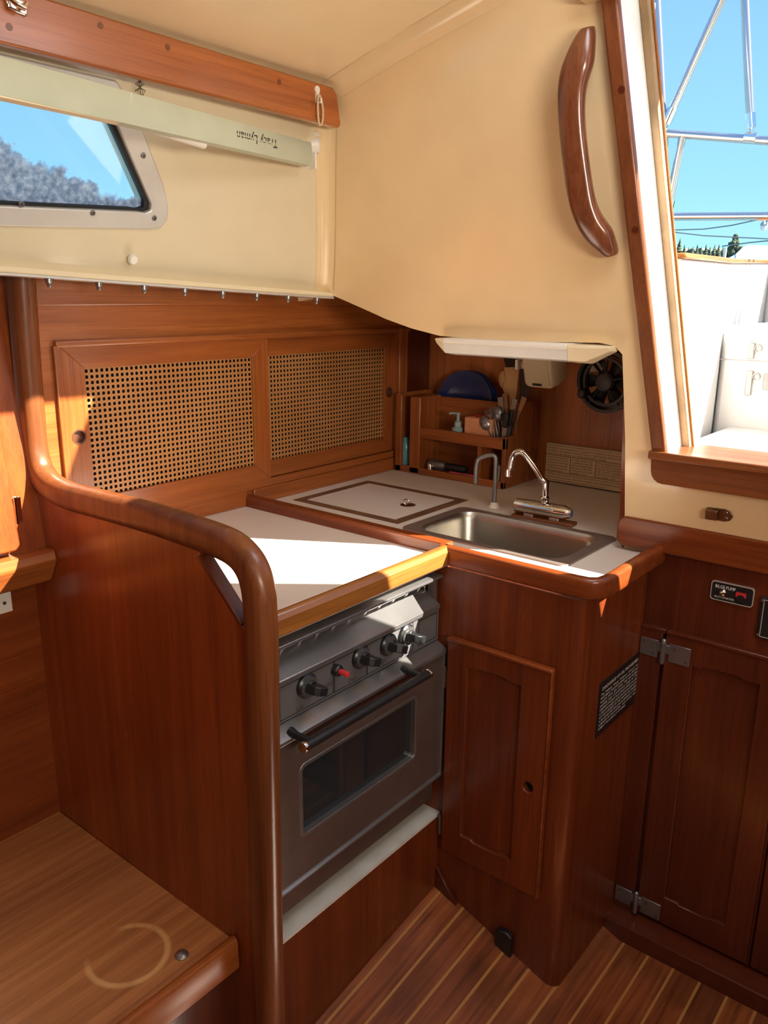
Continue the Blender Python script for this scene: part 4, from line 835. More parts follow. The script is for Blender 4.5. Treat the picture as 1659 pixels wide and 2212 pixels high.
gt(('THE DISCHARGE OF PLASTIC OR GARBAGE MIXED WITH PLASTIC INTO ANY WATERS IS', 'PROHIBITED. THE DISCHARGE OF ALL GARBAGE IS PROHIBITED IN THE NAVIGABLE', 'WATERS OF THE UNITED STATES AND, IN ALL OTHER WATERS, WITHIN THREE', 'NAUTICAL MILES OF THE NEAREST LAND.'), y1-.005, z1-.009, .232, .0082, .0064)
gt(('FOOD WASTE GROUND', 'THROUGH A 1 INCH', 'SCREEN MAY BE', 'DISCHARGED BEYOND', 'THREE MILES FROM', 'THE NEAREST LAND.'), y1-.005, zz1-.009, .066, .0078, .0060)
gt(('OTHER UNGROUND', 'GARBAGE MAY BE', 'DISCHARGED', 'BEYOND 12 NAUTICAL', 'MILES FROM THE', 'NEAREST LAND.'), y0+.158, zz1-.009, .064, .0078, .0060)
gt(('OTHER GARBAGE GROUND', 'TO LESS THAN ONE INCH', 'MAY BE DISCHARGED', 'BEYOND THREE', 'NAUTICAL MILES OF', 'THE NEAREST LAND.'), y0+.078, zz1-.009, .070, .0078, .0060)
gt(('A PERSON WHO VIOLATES THE ABOVE REQUIREMENTS IS LIABLE FOR A CIVIL', 'PENALTY OF UP TO $25,000, A FINE OF UP TO $50,000, AND IMPRISONMENT FOR UP', 'TO FIVE YEARS FOR EACH VIOLATION. REGIONAL, STATE, AND LOCAL RESTRICTIONS'), y1-.005, zz2-.009, .232, .0088, .0064)
# hand pump spout
h0 = px(1067, 1095, 'Z', CT)
fc = thing('hand_pump_faucet', (h0.x, h0.y, CT), 'slim brushed steel swan-neck spout behind the sink', 'faucet')
mb = MB(); mb.lathe([(.0155, 0), (.0155, .003), (.012, .005), (.012, .008), (.009, .011), (.0075, .013)], (h0.x, h0.y, CT), (0, 0, 1), 24); obj('base_flange', mb, whitepl, fc)
H1 = px(1064, 990, 'X', h0.x); top = px(1056, 978, 'X', h0.x); hb = px(1030, 990, 'X', h0.x-.02); ht = px(1027, 1044, 'X', h0.x-.025)
pth = [V((h0.x, h0.y, CT+.008)), V((h0.x, h0.y, H1.z-.02)), V((h0.x, h0.y, H1.z+.005)), V((h0.x-.004, h0.y+.012, H1.z+.011)), V((h0.x-.018, hb.y-.006, H1.z-.0)), V((h0.x-.024, ht.y, H1.z-.014)), V((h0.x-.025, ht.y, ht.z))]
pth = pth[:1]+chaikin(pth[1:], 3)
mb = MB(); mb.tube(pth, .0062, 16); obj('spout', mb, steel, fc)
# mixer on a wood pad
m0 = px(1178, 1106, 'Z', CT+.01); mx_ = thing('mixer_faucet', (m0.x, m0.y, CT), 'chrome two-handle mixer tap with tall bent spout on wooden pad', 'faucet')
a, b = px(1112, 1090, 'Z', CT+.030), px(1235, 1110, 'Z', CT+.030)
ax = (b-a).normalized(); L = (b-a).length; sd = V((ax.y, -ax.x, 0)); o_ = a; mid = (a+b)/2
mb = MB(); mb.obox(mid+ax*.004+V((0, 0, CT+.004-mid.z)), ax*(L/2+.006), sd*.018, (0, 0, .0045)); obj('wood_pad', mb, WR['Y'], mx_, bevel=.003)
mb = MB(); mb.lathe([(.0, 0), (.014, .001), (.017, .004), (.0180, L*.20), (.0168, L*.205), (.0182, L*.21), (.0182, L*.36), (.0172, L*.365), (.0182, L*.37), (.0182, L*.70), (.0172, L*.705), (.0180, L*.71), (.0178, L*.88), (.0135, L*.95), (.012, L*1.0), (.011, L), (0, L)], o_, ax, 28); obj('mixer_body', mb, chrome, mx_)
mb = MB()
for k in (.27, .72): mb.obox(o_+ax*L*k+V((0, 0, -.018)), ax*.013, sd*.009, (0, 0, .010))
obj('mounting_feet', mb, chrome, mx_, bevel=.002)
mb = MB(); mb.lathe([(.0085, 0), (.0085, .0008), (0, .001)], b, ax, 18); obj('cold_marker', mb, plain('blue_marker', (.05, .09, .25), rough=.3), mx_)
s0 = px(1178, 1066, 'X', mid.x); s0 = V((mid.x, s0.y, mid.z+.012))
mb = MB(); mb.lathe([(.012, 0), (.0125, .004), (.009, .007), (.0115, .012), (.0115, .019), (.008, .023), (.0065, .028)], s0, (0, 0, 1), 22); obj('spout_collar', mb, chrome, mx_)
def q(x_, y_): return px(x_, y_, 'X', mid.x-.0)
pth = [s0+V((0, 0, .02)), V((s0.x, s0.y, q(1178, 1040).z)), q(1176, 1036), q(1160, 1005), q(1142, 978), q(1135, 972), q(1124, 974), q(1120, 985), q(1120, 1000), q(1119, 1012)]
pth = [pth[0]]+chaikin(pth[1:], 2)
for i, p in enumerate(pth): p.x = s0.x-.045*(i/len(pth))
mb = MB(); mb.tube(pth, .0078, 16, scales=[1.05]*3+[1]*(len(pth)-3)); e_ = pth[-1]; mb.lathe([(.0094, .004), (.0094, -.012), (.0075, -.013), (0, -.013)], e_, (0, 0, 1), 18); obj('spout', mb, chrome, mx_)
# ------------------------------------------------------------------ light under the moulding
ul = thing('strip_light', (1.53, .88, 1.36), 'cream strip light with frosted diffuser under lip of the moulding', 'light')
ya, yb, yc, yd = 1.080, 1.054, .752, .665
def prof(y_, k=1): return [V((1.515, y_, 1.389)), V((1.512, y_, 1.383)), V((1.522, y_, 1.356)), V((1.56, y_, 1.350)), V((1.585, y_, 1.372)), V((1.585, y_, 1.389))]
def loft(mb, rings, cap=True):
    n_ = len(rings[0]); mb.add([p for r in rings for p in r], [(k*n_+i, k*n_+(i+1) % n_, (k+1)*n_+(i+1) % n_, (k+1)*n_+i) for k in range(len(rings)-1) for i in range(n_)]+([tuple(range(n_))[::-1], tuple(range((len(rings)-1)*n_, len(rings)*n_))] if cap else [])); return mb
def squash(r, k): return [V((lerp(1.55, p.x, .9), p.y, lerp(1.388, p.z, k))) for p in r]
obj('end_cap', loft(MB(), [squash(prof(ya), .35), prof(yb)]), cream2, ul, bevel=.002)
obj('end_cap', loft(MB(), [prof(yc), prof(.715), squash(prof(yd), .3)]), cream2, ul, bevel=.002)
obj('housing', loft(MB(), [[V((1.514, y_, 1.390)), V((1.511, y_, 1.384)), V((1.512, y_, 1.3785)), V((1.55, y_, 1.372)), V((1.585, y_, 1.38)), V((1.585, y_, 1.39))] for y_ in (yb, yc)]), whitepl, ul, bevel=.001)
obj('diffuser', loft(MB(), [[V((1.5135, y_, 1.3785)), V((1.521, y_, 1.357)), V((1.558, y_, 1.351)), V((1.583, y_, 1.372)), V((1.583, y_, 1.38))] for y_ in (yb, yc)]), lampdiff, ul)
# ------------------------------------------------------------------ speaker
c = px(1159, 803, 'X', 1.985)
sp = thing('speaker', c, 'cream box speaker with perforated grille on wall bracket beside the fan', 'speaker')
fw = V((-1, .12, -.28)).normalized(); rt = fw.cross(V((0, 0, 1))).normalized(); upv = rt.cross(fw)
sz = .050
rings = []
for d_, w_, h_, r_ in ((.0, .84, .84, .012), (.003, .92, .92, .014), (.008, .98, .98, .016), (.035, 1.0, 1.0, .016), (.078, .90, .88, .014), (.083, .82, .80, .012)):
    rings.append([c+rt*a*1.0+upv*b-fw*d_ for a, b in rrect(sz*1.95*w_, sz*1.98*h_, r_, 5)])
obj('case', loft(MB(), rings), cream2, sp, ang=40)
def grillemat():
    m_, t, b = newmat('perforated_grille'); g = N(t, 'ShaderNodeTexCoord'); s_ = N(t, 'ShaderNodeSeparateXYZ'); t.links.new(g.outputs['Object'], s_.inputs[0]); outs = []
    for k in (1, 2):
        a = N(t, 'ShaderNodeMath', operation='MULTIPLY_ADD'); t.links.new(s_.outputs[k], a.inputs[0]); a.inputs[1].default_value = 1/.0030; a.inputs[2].default_value = 60
        f = N(t, 'ShaderNodeMath', operation='FRACT'); t.links.new(a.outputs[0], f.inputs[0]); q_ = N(t, 'ShaderNodeMath', operation='SUBTRACT'); t.links.new(f.outputs[0], q_.inputs[0]); q_.inputs[1].default_value = .5; outs.append(q_.outputs[0])
    cv = N(t, 'ShaderNodeCombineXYZ'); t.links.new(outs[0], cv.inputs[0]); t.links.new(outs[1], cv.inputs[1]); L = N(t, 'ShaderNodeVectorMath', operation='LENGTH'); t.links.new(cv.outputs[0], L.inputs[0])
    r = ramp(t, L.outputs['Value'], [(.24, (.22, .17, .10)), (.32, (.74, .62, .42))]); t.links.new(r.outputs[0], b.inputs['Base Color']); b.inputs['Roughness'].default_value = .5; return m_
mb = MB(); mb.prism([c+rt*a+upv*b+fw*.0 for a, b in rrect(sz*1.95*.82, sz*1.98*.82, .010, 5)], fw*.0025); obj('grille', mb, grillemat(), sp, bevel=.001)
bc = c-upv*.036+rt*.0+fw*.003
mb = MB(); mb.prism([bc+rt*a+upv*b for a, b in rrect(.030, .0065, .0015, 3)], fw*.0012); bd = obj('badge', mb, blackpl, sp)
rb = px(1213, 790, 'X', 2.03)
mb = MB(); mb.lathe([(.013, -.028), (.015, -.010), (.012, .0), (.012, .014), (.008, .016), (0, .016)], c-fw*.045+rt*.062, rt, 20); obj('pivot_knob', mb, cream2, sp)
mb = MB(); mb.obox(c-fw*.045+rt*.090+V((.03, 0, 0)), (.05, 0, 0), (0, .004, 0), (0, 0, .014)); mb.box(2.150, 2.162, c.y-.115, c.y-.065, c.z-.005, c.z+.03); obj('bracket', mb, whitepl, sp, bevel=.002)
# ------------------------------------------------------------------ fan
c = px(1312, 824, 'X', 2.085)
fn = thing('fan', c, 'black round cabin fan with open guard mounted on the wood wall behind the moulding', 'fan')
ax_ = V((-1, .05, -.05)).normalized(); e1 = ax_.cross(V((0, 0, 1))).normalized(); e2 = e1.cross(ax_)
def circ(cc, R, n_=40, a0=0, a1=2*PI): return [cc+e1*R*math.cos(a0+(a1-a0)*i/n_)+e2*R*math.sin(a0+(a1-a0)*i/n_) for i in range(n_)]
mb = MB()
sec = [(-.0035, -.011), (.0035, -.011), (.0035, .011), (-.0035, .011)]
def ring(mb, cc, R, hw, hd):
    n_ = 48; vs = []
    for i in range(n_):
        a = 2*PI*i/n_; r_ = e1*math.cos(a)+e2*math.sin(a)
        for u, v in ((-hw, -hd), (hw, -hd), (hw, hd), (-hw, hd)): vs.append(cc+r_*(R+u)+ax_*v)
    mb.add(vs, [(i*4+j, ((i+1) % n_)*4+j, ((i+1) % n_)*4+(j+1) % 4, i*4+(j+1) % 4) for i in range(n_) for j in range(4)])
ring(mb, c, .080, .0045, .014); ring(mb, c+ax_*.012, .062, .0035, .003); ring(mb, c-ax_*.012, .070, .004, .003)
for k in range(5):
    a = 2*PI*k/5+.35; r_ = e1*math.cos(a)+e2*math.sin(a); mb.tube([c+r_*.02+ax_*.016, c+r_*.084+ax_*.006], .0032, 6)
obj('guard', mb, blackpl, fn)
mb = MB()
for k in range(6):
    a = 2*PI*k/6; r_ = e1*math.cos(a)+e2*math.sin(a); s_ = r_.cross(ax_); vs = []
    for t_ in (0, .33, .66, 1):
        R = lerp(.016, .060, t_); wd_ = lerp(.010, .022, t_)
        for v in (-1, 0, 1): vs.append(c+r_*R*math.sqrt(1)+s_*wd_*v+ax_*(v*.006-.003))
    mb.add(vs, [(i*3+j, i*3+j+1, (i+1)*3+j+1, (i+1)*3+j) for i in range(3) for j in range(2)])
bl = obj('blades', mb, blackmt, fn); sm_ = bl.modifiers.new('solid', 'SOLIDIFY'); sm_.thickness = .0012
mb = MB(); mb.lathe([(0, .026), (.010, .026), (.022, .024), (.027, .018), (.027, -.02), (.02, -.03), (0, -.03)], c, ax_, 26); mb.lathe([(.018, .0245), (.018, .0262), (.0165, .0262), (.0165, .0245)], c, ax_, 26); obj('motor_hub', mb, plain('dark_grey_hub', (.035, .035, .037), rough=.4), fn)
tp = px(1283, 772, 'X', 2.06); bt = px(1302, 800, 'X', 2.05)
mb = MB(); mb.tube([tp+(tp-bt)*.9, tp, bt], .0045, 10); obj('support_rod', mb, steel, fn)
kb = px(1258, 850, 'X', 2.06); mb = MB(); mb.lathe([(.013, 0), (.013, .016), (.009, .02), (0, .02)], kb-ax_*.01, ax_, 18); obj('fan_knob', mb, blackpl, fn)
mb = MB(); mb.lathe([(.03, 0), (.03, -.012), (.02, -.04), (.02, 2.16-c.x-.06)], c-ax_*.03+ax_*0, -ax_*-1*-1, 20) if 0 else mb.tube([c-ax_*.028, V((2.16, c.y, c.z))], .012, 14); obj('wall_mount', mb, blackpl, fn)
# ------------------------------------------------------------------ grab handle (on the sloping moulding)
gh = tag(obj('grab_handle', MB().add([(0, 0, 0), (0, 0, .01), (0, .01, 0)], [(0, 1, 2)]), WR['Z']), '', '') if 0 else None
nB = V((-1, 0, -.27)).normalized()
def hb_(x_, y_, lift): p = pB(x_, y_); return p+nB*lift
hs = [(1266, 1288, 57, .012, .012), (1263, 1289, 60, .012, .014), (1255, 1292, 72, .014, .017), (1246, 1294, 92, .018, .019), (1238, 1295, 115, .022, .021), (1229, 1295, 142, .026, .022), (1226, 1285, 175, .032, .019), (1226, 1281, 215, .036, .016), (1231, 1284, 280, .038, .015), (1238, 1292, 345, .038, .015), (1246, 1300, 405, .038, .015), (1253, 1307, 440, .036, .017), (1261, 1318, 470, .030, .020), (1269, 1333, 492, .024, .022), (1283, 1337, 515, .020, .021), (1298, 1339, 532, .014, .019), (1312, 1339, 546, .011, .015), (1318, 1338, 551, .010, .012)]
rings = []
for i, (xl, xr_, y_, lf, th) in enumerate(hs):
    yo = (y_-305)*.0; a, b = hb_(xl, y_+3, lf), hb_(xr_, y_-3, lf); cc = (a+b)/2; hw = (b-a)/2
    rings.append([cc+hw*math.copysign(abs(math.cos(t_))**.75, math.cos(t_))+nB*th*math.copysign(abs(math.sin(t_))**.75, math.sin(t_)) for t_ in [2*PI*k/20 for k in range(20)]])
mb = loft(MB(), rings)
gho = obj('grab_handle', mb, wood('handle_mahogany', 'Z', (.17, .052, .022), (.085, .024, .012), (.27, .095, .038), rough=.22, coat=.6), ang=70)
sb_ = gho.modifiers.new('sub', 'SUBSURF'); sb_.levels = 1; sb_.render_levels = 2
tag(gho, 'long dark varnished wooden grab handle on the cream moulding by the companionway', 'handle')
# ------------------------------------------------------------------ board along the cabin side and what hangs by it
vb = thing('valance_board', (.6, 1.28, 1.82), 'long varnished teak board running under the deckhead above the window', 'board')
yb0 = 1.270
A_, B_, C_ = px(727, 192, 'Y', yb0), px(735, 276, 'Y', yb0), px(0, 88, 'Y', yb0)
ol = [(-1.4, C_.z+.004), (B_.x, B_.z), (B_.x+.002, B_.z+.006), (A_.x, A_.z-.008), (A_.x-.010, A_.z+.001), (.2, A_.z+.012), (-1.4, A_.z+.012)]
mb = MB(); mb.plate(ol, [], lambda a, b, d: V((a, yb0+d, b)), .02); obj('board', mb, W['X'], vb, bevel=.004)
for q in ((217, 55), (362, 102), (20, 58), (603, 177)):
    p = px(q[0], q[1], 'Y', yb0); mb = MB(); mb.lathe([(.0052, 0), (.0052, .0006), (0, .0006)], p, (0, -1, 0), 16); obj('wood_plug', mb, WR['X'], vb)
p = px(684, 205, 'Y', yb0); hk = thing('elastic_loop', p, 'small white hook with pale elastic cord loop on the board end', 'hook')
mb = MB(); mb.lathe([(.007, 0), (.007, .003), (.003, .0035), (0, .0035)], p+V((0, 0, .010)), (0, -1, 0), 16); mb.obox(p+V((0, -.002, -.002)), (.0045, 0, 0), (0, .002, 0), (0, 0, .014)); mb.tube([p+V((0, -.003, -.014)), p+V((0, -.012, -.016)), p+V((0, -.013, -.008))], .002, 8); obj('hook_plate', mb, whitepl, hk)
lp = [p+V(q) for q in ((0, -.008, .0), (.006, -.010, -.015), (.008, -.011, -.038), (.004, -.010, -.058), (-.002, -.009, -.060), (-.006, -.009, -.045), (-.007, -.009, -.02), (-.004, -.008, -.003))]
mb = MB(); mb.tube(chaikin(lp, 2, True), .0022, 8, closed=True); obj('cord_loop', mb, rope, hk)
p = px(33, 12, 'Y', yb0); lt = thing('latch', p, 'bright steel latch cut off at the top left above the board', 'latch')
mb = MB(); mb.obox(p+V((0, -.003, 0)), (.016, 0, -.002), (0, .003, 0), (0, 0, .010)); obj('latch_plate', mb, chrome, lt, bevel=.003)
mb = MB(); mb.tube([p+V((-.014, -.008, .006)), p+V((-.006, -.018, -.004)), p+V((.004, -.018, -.006)), p+V((.014, -.008, .004))], .004, 10); obj('latch_bar', mb, chrome, lt)
# pale slat (rolled blind batten) hanging below the board
dr_ = 1.50
def atdepth(x_, y_, dep): r = ray(x_, y_); return CAM+r*dep
def onslat(x_, y_, off=.006): return atdepth(x_, y_, 1/(.943-.375*x_/672)-off)
a1, a0 = atdepth(672, 308, 1.76), atdepth(671, 357, 1.755); b1, b0 = atdepth(0, 120, 1.06), atdepth(0, 205, 1.055)
d_ = (a1+a0-b1-b0).normalized(); b1e, b0e = b1-d_*.25, b0-d_*.25
bs = thing('window_blind', (a1+b1)/2, 'long pale green slat with handwriting hanging in front of the window', 'blind')
nn = (a0-b1).cross(b0-b1).normalized()
if nn.dot(CAM-b1) < 0: nn = -nn
dep = -nn*.014
up_ = (a1-a0).normalized()
mb = MB(); loft(mb, [[q1, q1+nn*.0015+(q0-q1)*.1, q1+nn*.004+(q0-q1)*.5, q0+nn*.0015-(q0-q1)*.1, q0, q0+dep, q1+dep] for q1, q0 in ((b1e, b0e), (a1, a0))]); obj('slat', mb, palegreen, bs, ang=50)
mb = MB(); mb.obox((b0e+a0)/2-up_*.002+dep*.5, (a0-b0e)/2*.62-(a0-b0e)*0, nn*.006, up_*.003); mb = MB(); mb.prism([b0e-up_*.0002, onslat(300, 268, .003), onslat(300, 273, .003), b0e-up_*.006], dep*.8); obj('bottom_bar', mb, cream2, bs)
s_, e_ = onslat(300, 268, -.02), onslat(440, 312, -.02)
mb = MB(); mb.tube([s_, e_], .0078, 14); obj('blind_tube', mb, whitepl, bs)
mb = MB(); mb.tube([onslat(284, 200, .002), onslat(283, 225, .006), onslat(281, 262, .004)], .0006, 6); obj('joint_line', mb, whitepl, bs)
o_ = onslat(600, 303, .008); o2 = onslat(514, 283, .008); wd = (o2-o_).length; xd = (o2-o_).normalized(); ud = -up_; ud = (ud-xd*ud.dot(xd)).normalized()
if xd.cross(ud).dot(nn) < 0: pass
text('handwriting', 'Tracy Lyman', .024, o_, xd, ud, blackmt, bs, width=wd, shear=.35)
# end bracket
p = atdepth(672, 300, 1.80); br = thing('blind_bracket', p, 'white plastic bracket holding the right end of the pale slat', 'bracket')
c = atdepth(664, 285, 1.86); mb = MB(); mb.box(c.x-.024, c.x+.024, c.y-.002, c.y+.006, c.z-.03, c.z+.035); obj('wall_plate', mb, whitepl, br, bevel=.003)
c = atdepth(678, 312, 1.80); mb = MB(); mb.lathe([(.012, -.02), (.020, -.012), (.020, .008), (.016, .012), (0, .012)], c, (.75, -.6, .1), 24); mb.obox(c+V((-.01, .01, .018)), (.008, 0, 0), (0, .03, 0), (0, 0, .004)); mb.obox(c+V((-.006, 0, -.03)), (.003, 0, 0), (0, .012, 0), (0, 0, .022)); obj('cup', mb, whitepl, br, bevel=.001)
# knotted cords behind the slat
cd = thing('curtain_cords', pS(302, 190, -.03), 'thin dark knotted cords hanging between the board and the slat', 'cord')
mb = MB()
for k in range(5):
    u = (k-2)*6.0; mb.tube([pS(300+u, 163, -.025), pS(302-u*.8, 182, -.03), pS(303+u*.9, 196, -.025), pS(304+u*.3, 208, -.03)], .0008, 6)
obj('strands', mb, plain('brown_thread', (.10, .06, .035), rough=.8), cd)
# little snap stud under the window
p = pS(279, 556); sn = tag(obj('snap_stud', MB().lathe([(.004, 0), (.004, .006), (.009, .008), (.0105, .012), (.008, .017), (0, .019)], p, nS, 20), whitepl), 'small cream round stud on the wall under the window', 'stud')
# ------------------------------------------------------------------ berth
STX_, STY_ = .655, 1.120
bt = thing('settee', (.3, 1.25, 0), 'wooden settee seat with pale ring stain, left of the partition', 'seat')
mb = MB(); so_ = [(-1.2, .998), (.80, .998), (.798, 1.604), (-1.2, 1.604)]
mb.hexa(so_, .294, .312)
cx0, cy0 = (-1.2+.80)/2, (.998+1.61)/2; STX, STY = STX_-cx0, STY_-cy0
seatm = wood('seat_teak', 'X', (.44, .185, .066), (.31, .12, .042), (.56, .26, .10), rough=.38, coat=.2, fine=1.4, extra=stain)
obj('seat_board', mb, seatm, bt)
mb = MB(); mb.prism([(-1.2, .976, .262), (-1.2, .998, .262), (-1.2, .998, .322), (-1.2, .992, .328), (-1.2, .984, .328), (-1.2, .978, .320)], (1.998, 0, 0)); obj('edge_fiddle', mb, W['X'], bt, bevel=.003)
mb = MB(); mb.box(-1.2, .80, .99, 1.005, -.02, .30); obj('front_panel', mb, WD['Z'], bt)
for q in ((218, 1799), (341, 1890)):
    p = px(q[0], q[1], 'Z', .312); mb = MB(); mb.lathe([(.0062, 0), (.0062, .0006), (0, .0006)], p, (0, 0, 1), 16); obj('wood_plug', mb, WD['X'], bt)
p = px(393, 2064, 'Z', .312); mb = MB(); mb.lathe([(.0125, 0), (.0125, .002), (.009, .0055), (.004, .0075), (0, .0078)], p, (0, 0, 1), 24); tag(obj('snap_button', mb, steel), 'domed metal button on the settee seat beside its edge', 'button')
# ------------------------------------------------------------------ locker forward of the partition
ll = thing('side_locker', (.4, 1.55, .98), 'sunlit wooden locker with steel hinges left of the partition', 'locker')
def fL(a, b, d): return V((a, 1.515+.06*(b-1.0)/.5+d, b))
xr = px(40, 1160, 'Y', 1.52).x
mb = MB(); mb.plate([(-.6, .985), (xr-.010, .985), (xr+.0, .995), (xr, 1.545), (-.6, 1.56)], [], fL, .02); dd = obj('door', mb, W['Z'], ll, bevel=.004)
mb = MB(); mb.plate([(-.6, .94), (.80, .94), (.80, 1.56), (-.6, 1.57)], [], lambda a, b, d: fL(a, b, d+.032), .02); obj('face', mb, W['Z'], ll)
for z_ in (1.062, 1.33):
    c = fL(xr+.006, z_, .020); mb = MB(); mb.tube([c+V((0, -.012, -.028)), c+V((0, -.012, .028))], .0045, 10); mb.box(c.x-.014, c.x+.012, c.y-.012, c.y-.008, c.z-.026, c.z+.026); obj('hinge', mb, chrome, dd, bevel=.001)
mb = MB(); mb.prism([(-1.0, 1.50, .950), (-1.0, 1.505, .972), (-1.0, 1.615, .972), (-1.0, 1.615, .885), (-1.0, 1.58, .885), (-1.0, 1.53, .90)], (1.80, 0, 0)); obj('ledge', mb, W['X'], ll, bevel=.004)
# small white tab with a screw on the lining
a = px(8, 1302, 'Y', 1.603); wt = thing('white_tab', a, 'small white plastic tab with one screw on the dark lining at far left', 'tab')
mb = MB(); mb.box(a.x-.03, a.x+.016, 1.600, 1.606, a.z-.022, a.z+.022); obj('tab', mb, whitepl, wt, bevel=.001); screw((a.x, 1.600, a.z), (0, -1, 0), .004, wt)
# ------------------------------------------------------------------ the cockpit outside
ck = thing('cockpit', (2.4, 0, 1.1), 'white fibreglass cockpit with seat lockers beyond the companionway', 'cockpit')
mb = MB(); mb.box(1.745, 2.14, -.75, .60, 1.02, 1.168); obj('bridge_deck', mb, ckwhite, ck, bevel=.01)
mb = MB(); zc = [on(1452, 556, (0, 1, 0), .62).z, on(1540, 564, (0, 1, 0), .655).z, px(1618, 570, 'X', 2.87).z]; cq = [(1.745, .62), (2.19, .655), (2.87, .735), (2.90, .765), (2.19, .687), (1.745, .655)]; zt = [zc[0], zc[1], zc[2], zc[2], zc[1], zc[0]]; mb.add([(a, b, 1.0) for a, b in cq]+[(a, b, z_) for (a, b), z_ in zip(cq, zt)], [(5, 4, 3, 2, 1, 0), (6, 7, 8, 9, 10, 11)]+[(i, (i+1) % 6, 6+(i+1) % 6, 6+i) for i in range(6)]); mb.hexa([(1.745, .606), (2.13, .636), (2.13, .65), (1.745, .63)], 1.1, 1.41); obj('side_coaming', mb, ckwhite, ck, bevel=.004)
mb = MB(); mb.box(2.14, 2.86, -.9, .64, .9, 1.418); obj('aft_seat', mb, ckwhite, ck, bevel=.015)
mb = MB(); mb.box(2.86, 2.90, -.9, .735, 1.38, zc[2]); obj('aft_coaming', mb, ckwhite, ck, bevel=.012)
ccap = MB(); cq = [(1.745, .612), (2.19, .647), (2.86, .728), (2.93, .785), (2.19, .70), (1.745, .675)]; ccap.add([(a, b, z_) for (a, b), z_ in zip(cq, zt)]+[(a, b, z_+.012) for (a, b), z_ in zip(cq, zt)], [(5, 4, 3, 2, 1, 0), (6, 7, 8, 9, 10, 11)]+[(i, (i+1) % 6, 6+(i+1) % 6, 6+i) for i in range(6)]); ccap.box(2.85, 2.93, -.9, .735, zc[2], zc[2]+.012); obj('coaming_cap', ccap, WF['X'], ck, bevel=.004)
mb = MB(); mb.box(1.60, 1.66, jy(2)+.04, 1.4, 1.535, 2.02); obj('cabin_back', mb, ckwhite, ck)
# locker lids on the aft seat face with hasps
mb = MB(); xq = 2.139
lines = [((1530, 935), (1542, 795)), ((1542, 795), (1659, 765)), ((1545, 700), (1536, 790)), ((1620, 690), (1612, 770)), ((1608, 830), (1612, 780))]
mb.box(2.1385, 2.142, -.3, px(1545, 800, 'X', xq).y, px(1600, 778, 'X', xq).z-.0012, px(1600, 778, 'X', xq).z+.0012)
mb.box(2.1385, 2.142, px(1545, 850, 'X', xq).y-.001, px(1545, 850, 'X', xq).y+.001, px(1545, 925, 'X', xq).z, px(1560, 782, 'X', xq).z); obj('lid_gaps', mb, plain('grey_gap', (.35, .33, .33), rough=.7), ck)
def hasp(x_, y_, s_, lab):
    p = px(x_, y_, 'X', 2.138); h_ = thing('hasp', p, lab, 'hasp', 'locker hasps')
    mb = MB(); mb.box(2.132, 2.139, p.y-.007, p.y+.007, p.z-.022*s_, p.z+.016); obj('strap', mb, steel, h_, bevel=.001)
    mb = MB(); mb.tube([p+V((-.012, -.018+.008*math.cos(a), .004+.008*math.sin(a))) for a in [2*PI*i/14 for i in range(14)]], .002, 8, closed=True); obj('ring', mb, steel, h_)
hasp(1624, 755, 1, 'steel hasp with ring on the upper cockpit locker lid'); hasp(1620, 815, 2, 'longer steel hasp on the lower cockpit locker lid')
hasp(1657, 822, 1, 'steel hasp cut off by right edge of the photo')
# stainless frame over the cockpit
def T(name, pts, r, lab, fit=()):
    t_ = thing(name, pts[0], lab, 'tube')
    mb = MB(); mb.tube(pts, r, 16); obj('tube', mb, tubest, t_)
    for p, d_, k in fit:
        mb = MB(); mb.tube([p-V(d_).normalized()*k, p+V(d_).normalized()*k], r*1.28, 16); obj('fitting', mb, chrome, t_)
    return t_
XA = 2.55
def c_(x_, y_, X=XA): return px(x_, y_, 'X', X)
a, b = c_(1412, -120), c_(1443, 470); T('frame_post', [a, b], .0125, 'tall stainless tube just right of the companionway jamb')
a, b = c_(1446, 250), c_(1600, -90); T('diagonal_tube', [a, b], .0115, 'diagonal stainless tube with bright sun glint against the sky', ((a, b-a, .022),))
a, b = c_(1621, 262), c_(1605, -90); T('vertical_tube', [a, b], .0115, 'vertical stainless tube joining the rail at upper right', ((a, b-a, .020),))
mb_ = MB(); r_ = c_(1622, 298); 
a, b = c_(1442, 288), c_(2722, 384); rl = T('top_rail', [a, b], .0118, 'upper horizontal stainless rail across the sky', ((r_, b-a, .016),))
mb_.tube([r_, r_+V((0, 0, .03))], .006, 10); obj('eye_fitting', mb_, chrome, rl)
a, b = c_(1474, 296), c_(1444, 450); T('short_strut', [a, b], .0115, 'short slanting stainless strut below the upper rail', ((b, b-a, .022),))
a, b = c_(1444, 468), c_(2600, 462); T('lower_rail', [a, b], .0115, 'lower horizontal stainless rail above the coaming')
# far shore
gm = plain('far_water', (.10, .14, .15), rough=.2, var=.2)
mb = MB(); mb.box(4, 1500, -900, 900, -1.2, -1.0); g_ = tag(obj('harbour_water', mb, gm), 'flat harbour water beyond the boat', 'water', kind='stuff')
leaf = plain('dark_conifer', (.055, .075, .045), rough=.9, var=.3); leaf2 = plain('hazy_scrub', (.10, .12, .085), rough=.9, var=.25)
def conifer(p, h_, w_):
    mb = MB(); n_ = 7; z_ = 0
    for k in range(n_):
        r_ = w_*(1-k/n_)*random.uniform(.85, 1.1); z0_ = h_*(.12+.88*k/n_); z1_ = h_*(.12+.88*min(1, (k+1.6)/n_)); m_ = 11
        vs = [V(p)+V((r_*random.uniform(.7, 1.1)*math.cos(2*PI*i/m_), r_*random.uniform(.7, 1.1)*math.sin(2*PI*i/m_), z0_)) for i in range(m_)]+[V(p)+V((0, 0, z1_))]
        mb.add(vs, [(i, (i+1) % m_, m_) for i in range(m_)]+[tuple(range(m_-1, -1, -1))])
    return mb
XT = 120.0
